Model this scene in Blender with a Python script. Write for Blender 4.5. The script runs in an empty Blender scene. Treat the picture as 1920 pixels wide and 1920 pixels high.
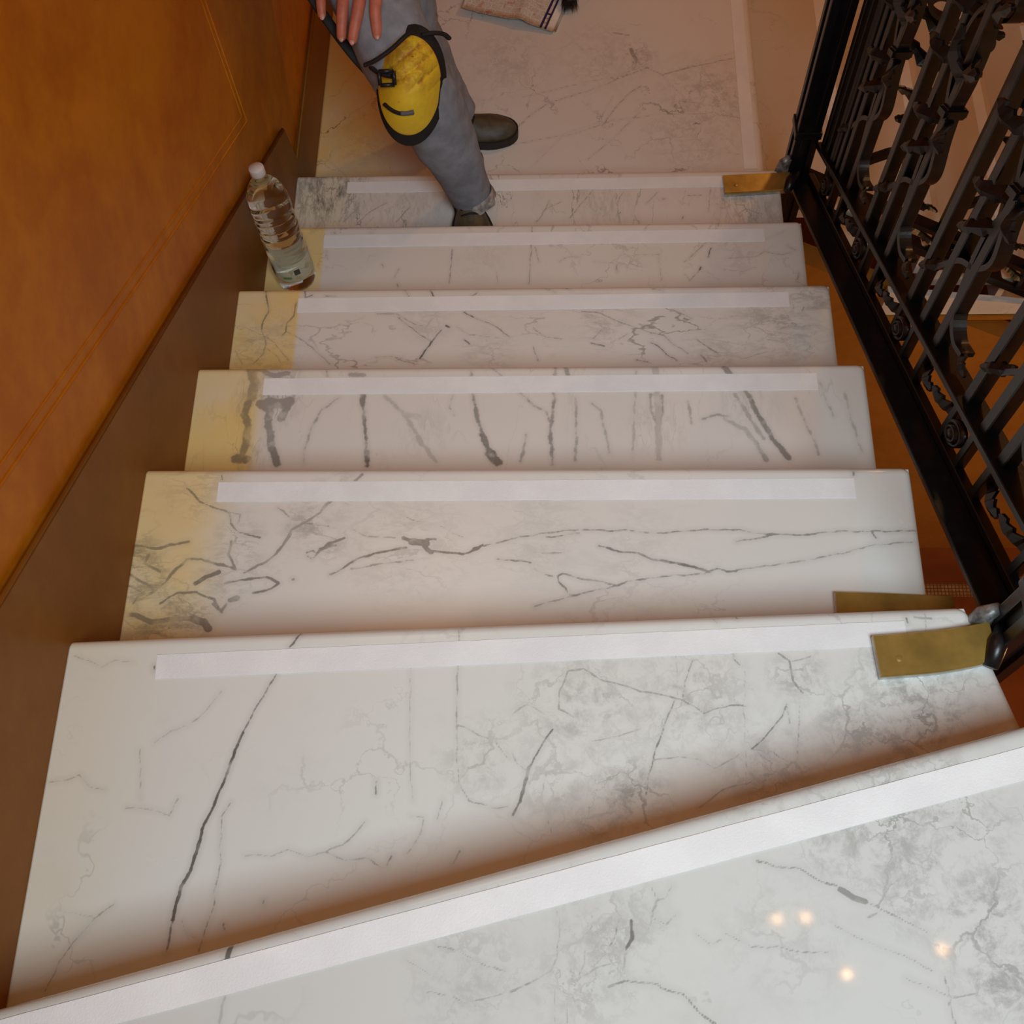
import bpy, bmesh, math, random
import numpy as np
from mathutils import Vector, Matrix, noise as mnoise

C = bpy.context.scene.collection
S = bpy.context.scene
PI = math.pi
rnd = random.Random(7)

# ------------------------------------------------------------------ camera
F_PX = 2179.78
CAM = np.array([0.656637, -0.802955, 1.640200])
CR = np.array([0.999153, 0.015223, -0.038219])
CU = np.array([0.001531, 0.914613, 0.404328])
CF = np.array([-0.041111, 0.404044, -0.913815])
G, H, W = 0.28629, 0.16686, 1.2            # going, riser, stair width
SL = H / G
cam = bpy.data.cameras.new('camera')
cam.sensor_width = 36
cam.lens = F_PX / 1920 * 36
cam.clip_start = 0.02
camo = bpy.data.objects.new('camera', cam)
C.objects.link(camo)
camo.matrix_world = Matrix(((CR[0], CU[0], -CF[0], CAM[0]), (CR[1], CU[1], -CF[1], CAM[1]),
                            (CR[2], CU[2], -CF[2], CAM[2]), (0, 0, 0, 1)))
S.camera = camo


def ray(q):
    return CF + (q[0] - 960) / F_PX * CR - (q[1] - 960) / F_PX * CU


def at_z(q, z):
    d = ray(q)
    return CAM + d * ((z - CAM[2]) / d[2])


def at_y(q, y):
    d = ray(q)
    return CAM + d * ((y - CAM[1]) / d[1])


def at_x(q, x):
    d = ray(q)
    return CAM + d * ((x - CAM[0]) / d[0])


# ------------------------------------------------------------------ world, lights, exposure
S.view_settings.view_transform = 'Standard'
S.view_settings.look = 'None'
S.view_settings.gamma = 1
S.view_settings.use_curve_mapping = False
S.view_settings.exposure = 0.0
wd = bpy.data.worlds.new('world')
S.world = wd
wd.use_nodes = True
bg = wd.node_tree.nodes['Background']
bg.inputs['Color'].default_value = (1.0, 0.36, 0.08, 1)
bg.inputs['Strength'].default_value = 0.24


def lamp(name, kind, loc, energy, color, size=0.2, target=None, size_y=None):
    l = bpy.data.lights.new(name, kind)
    l.energy = energy
    l.color = color
    if kind == 'AREA':
        l.size = size
        if size_y:
            l.shape = 'RECTANGLE'
            l.size_y = size_y
    else:
        l.shadow_soft_size = size
    o = bpy.data.objects.new(name, l)
    C.objects.link(o)
    o.location = loc
    if target is not None:
        o.rotation_euler = (Vector(target) - Vector(loc)).to_track_quat('-Z', 'Y').to_euler()
    return o


# daylight from a window above and behind the viewer; warm bulbs over the stairwell and the landing
sky_ = lamp('daylight_window', 'AREA', (1.2, -1.45, 2.55), 13.2, (0.74, 0.93, 1.0), 1.0, (0.85, -0.3, 0.0), 1.0)
sky_.data.spread = 1.5
lamp('wall_sconce', 'POINT', (0.22, 0.5, 1.85), 5.5, (1.0, 0.54, 0.18), 0.3)
lamp('landing_lamp', 'POINT', (1.9, 2.45, 1.05), 19, (1.0, 0.53, 0.2), 0.06)
lamp('lower_hall_fill', 'POINT', (3.0, -0.4, -1.5), 26, (1.0, 0.55, 0.22), 0.15)  # unseen light added to fill the stairwell with warmth from below
for b in ((1.56, -0.38), (1.68, -0.37), (2.23, -0.49), (1.83, -0.59)):
    lamp('chandelier_bulb', 'POINT', (b[0], b[1], 4.2), 0.45, (1.0, 0.52, 0.2), 0.014)


# ------------------------------------------------------------------ material helpers
def new_mat(name):
    m = bpy.data.materials.new(name)
    m.use_nodes = True
    nt = m.node_tree
    return m, nt, nt.nodes['Principled BSDF']


def node(nt, typ, **kw):
    n = nt.nodes.new(typ)
    for k, v in kw.items():
        setattr(n, k, v)
    return n


def setin(n, **kw):
    for k, v in kw.items():
        n.inputs[k.replace('_', ' ')].default_value = v
    return n


def noise_node(nt, vec, scale, detail=4, rough=0.55, dist=0.0):
    n = node(nt, 'ShaderNodeTexNoise')
    setin(n, Scale=scale, Detail=detail, Roughness=rough, Distortion=dist)
    if vec is not None:
        nt.links.new(vec, n.inputs['Vector'])
    return n.outputs['Fac']


def math_node(nt, op, a, b=None, c=None, clamp=False):
    n = node(nt, 'ShaderNodeMath', operation=op)
    n.use_clamp = clamp
    for i, v in enumerate((a, b, c)):
        if v is None:
            continue
        if isinstance(v, (int, float)):
            n.inputs[i].default_value = v
        else:
            nt.links.new(v, n.inputs[i])
    return n.outputs[0]


def ramp(nt, fac, lo, hi, to0=0.0, to1=1.0, smooth=True):
    n = node(nt, 'ShaderNodeMapRange')
    n.interpolation_type = 'SMOOTHSTEP' if smooth else 'LINEAR'
    nt.links.new(fac, n.inputs['Value'])
    n.inputs['From Min'].default_value = lo
    n.inputs['From Max'].default_value = hi
    n.inputs['To Min'].default_value = to0
    n.inputs['To Max'].default_value = to1
    return n.outputs['Result']


def mix_col(nt, fac, a, b):
    n = node(nt, 'ShaderNodeMix', data_type='RGBA')
    if isinstance(fac, (int, float)):
        n.inputs[0].default_value = fac
    else:
        nt.links.new(fac, n.inputs[0])
    for i, v in ((6, a), (7, b)):
        if isinstance(v, tuple):
            n.inputs[i].default_value = v if len(v) == 4 else v + (1,)
        else:
            nt.links.new(v, n.inputs[i])
    return n.outputs[2]


def bump(nt, p, h, strength=0.2, dist=0.01):
    n = node(nt, 'ShaderNodeBump')
    n.inputs['Strength'].default_value = strength
    n.inputs['Distance'].default_value = dist
    nt.links.new(h, n.inputs['Height'])
    nt.links.new(n.outputs['Normal'], p.inputs['Normal'])


def pos(nt):
    return node(nt, 'ShaderNodeNewGeometry').outputs['Position']


def simple(name, col, rough=0.5, metal=0.0, var=0.12, scale=20, bmp=0.0, spec=0.5):
    m, nt, p = new_mat(name)
    v = noise_node(nt, pos(nt), scale, 5)
    d = tuple(c * (1 - var) for c in col)
    l = tuple(min(1, c * (1 + var)) for c in col)
    nt.links.new(mix_col(nt, ramp(nt, v, 0.3, 0.7), d, l), p.inputs['Base Color'])
    p.inputs['Roughness'].default_value = rough
    p.inputs['Metallic'].default_value = metal
    p.inputs['Specular IOR Level'].default_value = spec
    if bmp:
        bump(nt, p, v, bmp, 0.004)
    return m


VEIN = (0.125, 0.118, 0.108)


def marble(name, seed, stretch=(1, 1, 1), rot=0.0, fine=0.5, cloud=0.3, tint=(0.79, 0.795, 0.77), scale=1.0, traced=True, rough=0.2, wob_mm=4.5, soft=1.0):
    """White marble: branching grey veins, faint mottling, plus the slab's own traced veins (mesh attribute)."""
    m, nt, p = new_mat(name)
    mp = node(nt, 'ShaderNodeMapping')
    nt.links.new(pos(nt), mp.inputs['Vector'])
    mp.inputs['Location'].default_value = (seed * 3.17, seed * 1.93, seed * 0.71)
    mp.inputs['Rotation'].default_value = (0, 0, rot)
    mp.inputs['Scale'].default_value = stretch
    v = mp.outputs['Vector']
    # thin branching network: edges of warped cells, broken up and masked by slow noise
    def crack(scale_, warp, w0, w1, salt):
        nz = node(nt, 'ShaderNodeTexNoise')
        setin(nz, Scale=scale_ * 1.3, Detail=5, Roughness=0.62)
        sv = node(nt, 'ShaderNodeVectorMath', operation='ADD')
        nt.links.new(v, sv.inputs[0])
        sv.inputs[1].default_value = (salt, salt * .7, 0)
        nt.links.new(sv.outputs[0], nz.inputs['Vector'])
        c0 = node(nt, 'ShaderNodeVectorMath', operation='SUBTRACT')
        nt.links.new(nz.outputs['Color'], c0.inputs[0])
        c0.inputs[1].default_value = (.5, .5, .5)
        c1_ = node(nt, 'ShaderNodeVectorMath', operation='SCALE')
        nt.links.new(c0.outputs[0], c1_.inputs[0])
        c1_.inputs['Scale'].default_value = warp / scale_
        c2 = node(nt, 'ShaderNodeVectorMath', operation='ADD')
        nt.links.new(sv.outputs[0], c2.inputs[0])
        nt.links.new(c1_.outputs[0], c2.inputs[1])
        vo = node(nt, 'ShaderNodeTexVoronoi', feature='DISTANCE_TO_EDGE')
        setin(vo, Scale=scale_)
        nt.links.new(c2.outputs[0], vo.inputs['Vector'])
        thick = ramp(nt, noise_node(nt, sv.outputs[0], scale_ * 2.1, 3), .35, .7, .25, 1.6)
        d_ = math_node(nt, 'DIVIDE', vo.outputs['Distance'], thick)
        return ramp(nt, d_, w0, w1, 1, 0)
    r1 = crack(3.6 * scale, 1.3, .002, .016, 0.0)
    r2 = crack(9.5 * scale, 1.1, .004, .034, 5.3)
    k1 = ramp(nt, noise_node(nt, v, 3.1 * scale, 3), 0.47, 0.64)
    k2 = ramp(nt, noise_node(nt, v, 4.7 * scale, 3), 0.50, 0.68)
    a = math_node(nt, 'MULTIPLY', math_node(nt, 'MULTIPLY', r1, k1), 0.75 * fine)
    b = math_node(nt, 'MULTIPLY', math_node(nt, 'MULTIPLY', r2, k2), 0.50 * fine)
    f = math_node(nt, 'MAXIMUM', a, b)
    if traced:
        # the network thickens where the slab is clouded
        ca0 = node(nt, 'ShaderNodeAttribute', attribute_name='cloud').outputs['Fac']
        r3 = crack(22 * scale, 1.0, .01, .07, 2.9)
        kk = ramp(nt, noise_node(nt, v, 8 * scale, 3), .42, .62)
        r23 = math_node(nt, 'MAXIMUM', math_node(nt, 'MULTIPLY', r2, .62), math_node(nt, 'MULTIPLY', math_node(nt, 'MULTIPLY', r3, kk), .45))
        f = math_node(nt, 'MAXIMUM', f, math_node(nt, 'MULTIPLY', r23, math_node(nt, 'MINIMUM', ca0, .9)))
    cl = math_node(nt, 'MULTIPLY', ramp(nt, noise_node(nt, v, 5.5 * scale, 8, 0.7, 0.3), 0.52, 0.8), 0.35 * cloud)
    f = math_node(nt, 'MAXIMUM', f, cl)
    # tiny dark flecks
    fl = ramp(nt, noise_node(nt, v, 60, 2, 0.5), 0.80, 0.84)
    f = math_node(nt, 'MAXIMUM', f, math_node(nt, 'MULTIPLY', fl, 0.5 * fine))
    if traced:
        sd = node(nt, 'ShaderNodeAttribute', attribute_name='vein_distance').outputs['Fac']
        st = node(nt, 'ShaderNodeAttribute', attribute_name='vein_strength').outputs['Fac']
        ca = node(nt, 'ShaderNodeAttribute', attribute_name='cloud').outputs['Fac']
        wob = math_node(nt, 'MULTIPLY', math_node(nt, 'SUBTRACT', noise_node(nt, pos(nt), 90 if wob_mm < 5 else 55, 6, 0.7), 0.5), wob_mm)
        sd2 = math_node(nt, 'ADD', sd, wob)
        tv = math_node(nt, 'MULTIPLY', ramp(nt, sd2, -0.7 * soft, 1.1 * soft, 1, 0), st)
        brk = ramp(nt, noise_node(nt, pos(nt), 30, 3), 0.30, 0.52, 0.5, 1.0)
        tv = math_node(nt, 'MULTIPLY', tv, brk)
        halo = math_node(nt, 'MULTIPLY', ramp(nt, sd, 0.0, 9.0, 0.16, 0), st)
        f = math_node(nt, 'MAXIMUM', f, math_node(nt, 'MAXIMUM', tv, halo))
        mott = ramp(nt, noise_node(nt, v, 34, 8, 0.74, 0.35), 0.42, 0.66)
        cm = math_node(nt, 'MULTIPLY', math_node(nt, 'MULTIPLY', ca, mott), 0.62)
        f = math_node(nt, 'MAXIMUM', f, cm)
    base = mix_col(nt, noise_node(nt, v, 2.2, 3), tuple(c * 0.95 for c in tint), tint)
    if traced:
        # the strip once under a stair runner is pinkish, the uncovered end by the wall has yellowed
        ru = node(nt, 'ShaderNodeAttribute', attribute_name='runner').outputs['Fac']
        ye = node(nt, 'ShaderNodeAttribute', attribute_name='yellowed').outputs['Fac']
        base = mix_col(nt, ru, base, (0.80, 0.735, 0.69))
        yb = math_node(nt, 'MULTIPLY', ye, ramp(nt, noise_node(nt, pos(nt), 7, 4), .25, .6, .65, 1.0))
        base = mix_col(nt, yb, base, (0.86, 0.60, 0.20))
    nt.links.new(mix_col(nt, f, base, VEIN), p.inputs['Base Color'])
    rr = ramp(nt, noise_node(nt, pos(nt), 9, 5, 0.6), 0.3, 0.75, rough * 0.75, rough * 1.4)
    nt.links.new(rr, p.inputs['Roughness'])
    p.inputs['Specular IOR Level'].default_value = 0.5
    return m


def stucco(name, c0, c1, rough=0.42, blotch=2.2):
    m, nt, p = new_mat(name)
    v = pos(nt)
    a = noise_node(nt, v, blotch, 5, 0.6, 0.8)
    b = noise_node(nt, v, 26, 6, 0.65)
    s = math_node(nt, 'ADD', math_node(nt, 'MULTIPLY', a, 0.7), math_node(nt, 'MULTIPLY', b, 0.3))
    nt.links.new(mix_col(nt, ramp(nt, s, 0.36, 0.66), c0, c1), p.inputs['Base Color'])
    p.inputs['Roughness'].default_value = rough
    p.inputs['Specular IOR Level'].default_value = 0.14
    bump(nt, p, b, 0.12, 0.004)
    return m


M = {}
M['wall'] = stucco('orange_stucco', (0.46, 0.125, 0.003), (0.64, 0.22, 0.008))
M['ochre'] = stucco('ochre_stucco', (0.36, 0.15, 0.022), (0.44, 0.20, 0.035))
M['base'] = stucco('brown_baseboard', (0.21, 0.072, 0.007), (0.27, 0.10, 0.011), 0.42)
M['iron'] = simple('black_wrought_iron', (0.0065, 0.0078, 0.0095), 0.34, 0.0, 0.3, 40, 0.15, 0.5)
M['iron_worn'] = simple('worn_iron_base', (0.28, 0.29, 0.29), 0.4, 0.3, 0.7, 60, 0.3)
M['brass'] = simple('aged_brass', (0.40, 0.26, 0.065), 0.33, 0.55, 0.22, 18, 0.04)
M['steel'] = simple('bracket_steel_edge', (0.45, 0.47, 0.48), 0.3, 0.8, 0.3, 50)
M['plain_marble'] = marble('plain_marble', 9.3, traced=False)

m, nt, p = new_mat('white_grip_tape')
g = noise_node(nt, pos(nt), 420, 3, 0.7)
lg = noise_node(nt, pos(nt), 14, 4, 0.6)
nt.links.new(mix_col(nt, ramp(nt, lg, 0.35, 0.7), (0.86, 0.845, 0.86), (0.92, 0.91, 0.92)), p.inputs['Base Color'])
p.inputs['Roughness'].default_value = 0.85
bump(nt, p, g, 0.45, 0.0015)
M['tape'] = m

m, nt, p = new_mat('terracotta_floor')
v = pos(nt)
a = noise_node(nt, v, 3, 5, 0.6)
nt.links.new(mix_col(nt, ramp(nt, a, 0.3, 0.7), (0.17, 0.040, 0.008), (0.28, 0.075, 0.014)), p.inputs['Base Color'])
p.inputs['Roughness'].default_value = 0.35
M['terracotta'] = m

m, nt, p = new_mat('mosaic_border')
bk = node(nt, 'ShaderNodeTexBrick')
bk.offset = 0.0
setin(bk, Color1=(0.42, 0.22, 0.07, 1), Color2=(0.30, 0.14, 0.045, 1), Mortar=(0.12, 0.05, 0.02, 1), Scale=1.0,
      Mortar_Size=0.002, Brick_Width=0.016, Row_Height=0.016)
nt.links.new(pos(nt), bk.inputs['Vector'])
nt.links.new(bk.outputs['Color'], p.inputs['Base Color'])
p.inputs['Roughness'].default_value = 0.4
M['mosaic'] = m


# ------------------------------------------------------------------ object helpers
def tag(o, label=None, cat=None, group=None, kind=None):
    if label:
        o['label'] = label
    if cat:
        o['category'] = cat
    if group:
        o['group'] = group
    if kind:
        o['kind'] = kind
    return o


def empty(name, loc, label=None, cat=None, group=None):
    o = bpy.data.objects.new(name, None)
    C.objects.link(o)
    o.location = loc
    o.empty_display_size = 0.1
    return tag(o, label, cat, group)


def world_loc(o):
    v = Vector((0, 0, 0))
    while o is not None:
        v += o.location
        o = o.parent
    return v


def link(name, me, parent=None, mat=None, loc=None):
    """me holds world coordinates (loc None); the object keeps its origin at its parent's."""
    o = bpy.data.objects.new(name, me)
    C.objects.link(o)
    if mat is not None and not me.materials:
        me.materials.append(mat)
    if parent is not None:
        o.parent = parent
        if loc is None:
            o.location = -world_loc(parent)
        else:
            o.location = Vector(loc) - world_loc(parent)
    elif loc is not None:
        o.location = loc
    return o


def mesh(name, verts, faces, smooth=False):
    me = bpy.data.meshes.new(name)
    me.from_pydata([tuple(map(float, v)) for v in verts], [], faces)
    me.update()
    if smooth:
        me.polygons.foreach_set('use_smooth', [True] * len(me.polygons))
    return me


def bm_mesh(name, bm, smooth=False):
    bmesh.ops.recalc_face_normals(bm, faces=bm.faces)
    me = bpy.data.meshes.new(name)
    bm.to_mesh(me)
    bm.free()
    if smooth:
        me.polygons.foreach_set('use_smooth', [True] * len(me.polygons))
    return me


def box_verts(bm, lo, hi, bev=0.0, mapping=None):
    vs = [bm.verts.new(mapping((x, y, z)) if mapping else (x, y, z)) for x in (lo[0], hi[0]) for y in (lo[1], hi[1]) for z in (lo[2], hi[2])]
    fs = []
    for f in ((0, 1, 3, 2), (4, 6, 7, 5), (0, 4, 5, 1), (2, 3, 7, 6), (0, 2, 6, 4), (1, 5, 7, 3)):
        fs.append(bm.faces.new([vs[i] for i in f]))
    if bev:
        es = list({e for f in fs for e in f.edges})
        bmesh.ops.bevel(bm, geom=es, offset=bev, segments=2, affect='EDGES', profile=0.6)


def box(name, lo, hi, mat, parent=None, bev=0.0, mapping=None):
    bm = bmesh.new()
    box_verts(bm, lo, hi, bev, mapping)
    return link(name, bm_mesh(name, bm), parent, mat)


def catmull(pts, n):
    pts = [np.array(p, float) for p in pts]
    P_ = [2 * pts[0] - pts[1]] + pts + [2 * pts[-1] - pts[-2]]
    out = []
    for i in range(1, len(P_) - 2):
        for k in range(n):
            t = k / n
            a, b, c, d = P_[i - 1], P_[i], P_[i + 1], P_[i + 2]
            out.append(0.5 * (2 * b + (c - a) * t + (2 * a - 5 * b + 4 * c - d) * t * t + (3 * b - a - 3 * c + d) * t ** 3))
    out.append(pts[-1])
    return out


def tube(bm, pts, radii, seg=10, cap=True, mapping=None, aspect=None, up=(0, 0, 1), fn=None):
    """Loft of ellipse rings along pts. radii: number or (a,b) per point."""
    pts = [np.array(p, float) for p in pts]
    n = len(pts)
    rings = []
    up = np.array(up, float)
    prev = None
    for i, c in enumerate(pts):
        t = pts[min(i + 1, n - 1)] - pts[max(i - 1, 0)]
        t /= max(1e-9, np.linalg.norm(t))
        if prev is None:
            s = np.cross(t, up)
            if np.linalg.norm(s) < 1e-3:
                s = np.cross(t, np.array((1.0, 0.2, 0.1)))
        else:
            s = prev - t * (prev @ t)
        s /= np.linalg.norm(s)
        prev = s
        b = np.cross(s, t)
        r = radii[i] if hasattr(radii, '__len__') else radii
        ra, rb = r if hasattr(r, '__len__') else (r, r)
        ring = []
        for k in range(seg):
            a = 2 * PI * k / seg
            f = fn(i / (n - 1), a) if fn else 1.0
            q = c + (s * math.cos(a) * ra + b * math.sin(a) * rb) * f
            ring.append(bm.verts.new(mapping(q) if mapping else q))
        rings.append(ring)
    for i in range(n - 1):
        for k in range(seg):
            bm.faces.new((rings[i][k], rings[i][(k + 1) % seg], rings[i + 1][(k + 1) % seg], rings[i + 1][k]))
    if cap:
        bm.faces.new(rings[0][::-1])
        bm.faces.new(rings[-1])
    return rings


def lathe(bm, prof, center, axis=(0, 0, 1), seg=40, closed=True):
    ax = Vector(axis).normalized()
    q = Vector((0, 0, 1)).rotation_difference(ax)
    rings = []
    for r, z in prof:
        rings.append([bm.verts.new(Vector(center) + q @ Vector((max(r, 1e-5) * math.cos(2 * PI * k / seg), max(r, 1e-5) * math.sin(2 * PI * k / seg), z))) for k in range(seg)])
    for i in range(len(rings) - 1):
        for k in range(seg):
            bm.faces.new((rings[i][k], rings[i][(k + 1) % seg], rings[i + 1][(k + 1) % seg], rings[i + 1][k]))
    if closed:
        bm.faces.new(rings[0][::-1])
        bm.faces.new(rings[-1])


# ------------------------------------------------------------------ room shell
LAND = -5 * H
FLOOR = -3.35
# left stucco wall with its skirting that follows the flight
wl = box('wall_left', (-0.20, -2.2, FLOOR), (-0.014, 3.4, 2.9), M['wall'])
tag(wl, kind='structure')


def nose(y):
    return -y * SL


bm = bmesh.new()
poly = [(-2.2, nose(-2.2) + .157), (1.185, nose(1.185) + .157), (1.185, LAND + .175), (3.4, LAND + .175), (3.4, LAND - .3), (1.35, LAND - .3), (-2.2, nose(-2.2) - .5)]
poly[1] = (1.150, nose(1.150) + .157)
poly[2] = (1.180, LAND + .175)
vs0 = [bm.verts.new((0.0, y, z)) for y, z in poly]
vs1 = [bm.verts.new((-0.0135, y, z)) for y, z in poly]
bm.faces.new(vs0)
bm.faces.new(vs1[::-1])
for i in range(len(poly)):
    j = (i + 1) % len(poly)
    bm.faces.new((vs0[i], vs0[j], vs1[j], vs1[i]))
o = link('baseboard_left', bm_mesh('baseboard_left', bm), None, M['base'])
tag(o, kind='structure')
# light bead along the top of the skirting
bm = bmesh.new()
tube(bm, [(-0.005, y, z + .002) for y, z in (poly[0], poly[1])], 0.004, 8)
tube(bm, [(-0.005, y, z + .002) for y, z in (poly[2], poly[3])], 0.004, 8)
tag(link('trim_1', bm_mesh('trim_1', bm, True), None, M['base']), kind='structure')
# panel moulding: two thin ribs along the slope, turning up at the panel's end
bm = bmesh.new()
for off, r in ((0.0, 0.0020), (0.020, 0.0015)):
    pts = [(-0.0135, -2.1, nose(-2.1) + .275 + off * 1.15)]
    for i in range(9):
        y = -1.7 + i * 0.33
        if y < 0.93:
            pts.append((-0.0135, y, nose(y) + .275 + off * 1.15))
    pts += [(-0.0135, .965 - off, nose(.965 - off) + .283 + off * 1.15), (-0.0135, .965 - off, 0.4), (-0.0135, .965 - off, 2.6)]
    tube(bm, pts, r, 8)
tag(link('trim_2', bm_mesh('trim_2', bm, True), None, M['wall']), kind='structure')
tag(box('wall_far', (-0.2, 3.4, FLOOR), (4.6, 3.6, 2.9), M['ochre']), kind='structure')
tag(box('wall_right', (4.4, -2.2, FLOOR), (4.6, 3.4, 2.9), M['ochre']), kind='structure')
tag(box('floor', (-0.2, -2.4, FLOOR - .1), (4.6, 3.6, FLOOR), M['terracotta']), kind='structure')
# mosaic border let into the floor
tag(box('trim_3', (1.3, 0.985, FLOOR - .01), (4.4, 1.045, FLOOR + .002), M['mosaic']), kind='structure')
# plaster wall under the lower flight, with the marble cladding at its foot of the flight
Y2 = 1.30                                   # near side of the lower flight
bm = bmesh.new()


def wall_prism(bm, pts, y0, y1):
    a = [bm.verts.new((x, y0, z)) for x, z in pts]
    b = [bm.verts.new((x, y1, z)) for x, z in pts]
    bm.faces.new(a)
    bm.faces.new(b[::-1])
    for i in range(len(pts)):
        j = (i + 1) % len(pts)
        bm.faces.new((a[i], a[j], b[j], b[i]))


def nose2(x):
    return LAND - (x - 1.2) * SL


wall_prism(bm, [(1.22, FLOOR), (4.4, FLOOR), (4.4, nose2(4.4) - .24), (1.22, nose2(1.22) - .24)], 1.222, 1.30)
tag(link('wall_lower', bm_mesh('wall_lower', bm), None, M['ochre']), kind='structure')
# wall under the upper flight (open side, seen past the tread ends)
bm = bmesh.new()
a = [bm.verts.new((1.10, y, z)) for y, z in ((-1.6, FLOOR), (1.1, FLOOR), (1.1, nose(1.1) - .42), (-1.6, nose(-1.6) - .42))]
b = [bm.verts.new((1.14, y, z)) for y, z in ((-1.6, FLOOR), (1.1, FLOOR), (1.1, nose(1.1) - .42), (-1.6, nose(-1.6) - .42))]
bm.faces.new(a)
bm.faces.new(b[::-1])
for i in range(4):
    j = (i + 1) % 4
    bm.faces.new((a[i], a[j], b[j], b[i]))
tag(link('wall_inner', bm_mesh('wall_inner', bm), None, M['ochre']), kind='structure')
M['clad'] = marble('cladding_marble', 21.0, traced=False, fine=0.5, cloud=0.4)
bm = bmesh.new()
wall_prism(bm, [(1.63, -1.405), (2.35, -1.405), (1.63, nose2(1.63) - .20)], 1.200, 1.222)
tag(link('trim_4', bm_mesh('trim_4', bm), None, M['clad']), kind='structure')
tag(box('trim_5', (1.63, 1.192, -1.425), (2.40, 1.222, -1.410), M['ochre']), kind='structure')

# ------------------------------------------------------------------ marble treads
# veins traced on each slab: (half width in mm, strength, [points seen in the photograph, laid on the slab's own plane])
def zm(ox, oy, s, *lst):
    return [(w * .86, st, [(ox + x / s, oy + y / s) for x, y in pts]) for w, st, pts in lst]


Z1 = (0, 1120, 2.0)
Z2 = (960, 1120, 2.0)
Z3 = (200, 840, 2.4)
Z4 = (1000, 820, 2.526)
Z5 = (340, 640, 2.909)
Z7 = (420, 380, 3.31)
Z8 = (1000, 300, 3.31)
V = {}
V[0] = zm(*Z1,
    (3.2, .9, [(862, 1300), (850, 1350), (838, 1412)]), (1.5, .3, [(838, 1412), (845, 1500), (820, 1600)]),
    (.8, .45, [(1640, 1310), (1700, 1320), (1780, 1360), (1900, 1400)]), (.7, .35, [(1520, 1360), (1580, 1390), (1620, 1420)]),
    (.8, .45, [(1600, 1480), (1700, 1500), (1740, 1520), (1850, 1500), (1920, 1480)]),
    (.5, .3, [(1080, 1240), (1130, 1275)]), (.5, .3, [(1500, 1150), (1550, 1200)])) + zm(*Z2,
    (.9, .5, [(0, 1480), (60, 1450), (140, 1400), (170, 1350), (175, 1240), (165, 1180)]), (.5, .4, [(165, 1400), (160, 1590)]),
    (.5, .35, [(210, 1500), (205, 1600)]), (.6, .4, [(300, 1180), (290, 1260), (270, 1370), (240, 1440)]),
    (2.2, .8, [(447, 1215), (452, 1280), (425, 1320)]), (1.4, .6, [(425, 1320), (418, 1400)]), (.9, .6, [(400, 1210), (385, 1270), (360, 1315)]),
    (.7, .45, [(600, 1080), (580, 1130), (540, 1140), (520, 1200)]), (.8, .45, [(525, 1090), (545, 1140), (515, 1240)]),
    (.8, .5, [(530, 1200), (580, 1230), (620, 1190)]), (.6, .4, [(240, 1440), (310, 1390), (360, 1380), (420, 1390)]),
    (.6, .35, [(170, 1240), (230, 1260), (240, 1290)]), (.6, .35, [(290, 1260), (330, 1290), (300, 1340)]),
    (1.3, .6, [(360, 1460), (420, 1440), (540, 1450), (640, 1490), (700, 1550), (760, 1600)]),
    (.7, .4, [(690, 1260), (740, 1300), (790, 1280)]), (.9, .5, [(800, 1260), (850, 1280), (900, 1310), (980, 1310), (1080, 1330), (1190, 1335)]),
    (1.2, .6, [(920, 990), (1000, 1010), (1080, 1020), (1150, 1060), (1230, 1090)]), (3.6, .62, [(1230, 1095), (1280, 1125), (1330, 1145)]),
    (1.2, .5, [(1330, 1145), (1370, 1160), (1450, 1200), (1560, 1260)]), (1.1, .5, [(1620, 1420), (1640, 1500), (1660, 1600)]),
    (.8, .4, [(1210, 1230), (1330, 1290), (1440, 1330), (1580, 1400)]), (1.0, .4, [(1370, 1160), (1420, 1080), (1520, 1030)]),
    (.9, .45, [(1480, 1430), (1560, 1460), (1640, 1500), (1740, 1490)]), (.6, .4, [(1420, 630), (1440, 690)]),
    (.8, .5, [(1335, 1200), (1370, 1180)]), (.5, .35, [(220, 985), (230, 1040)]))
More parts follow.
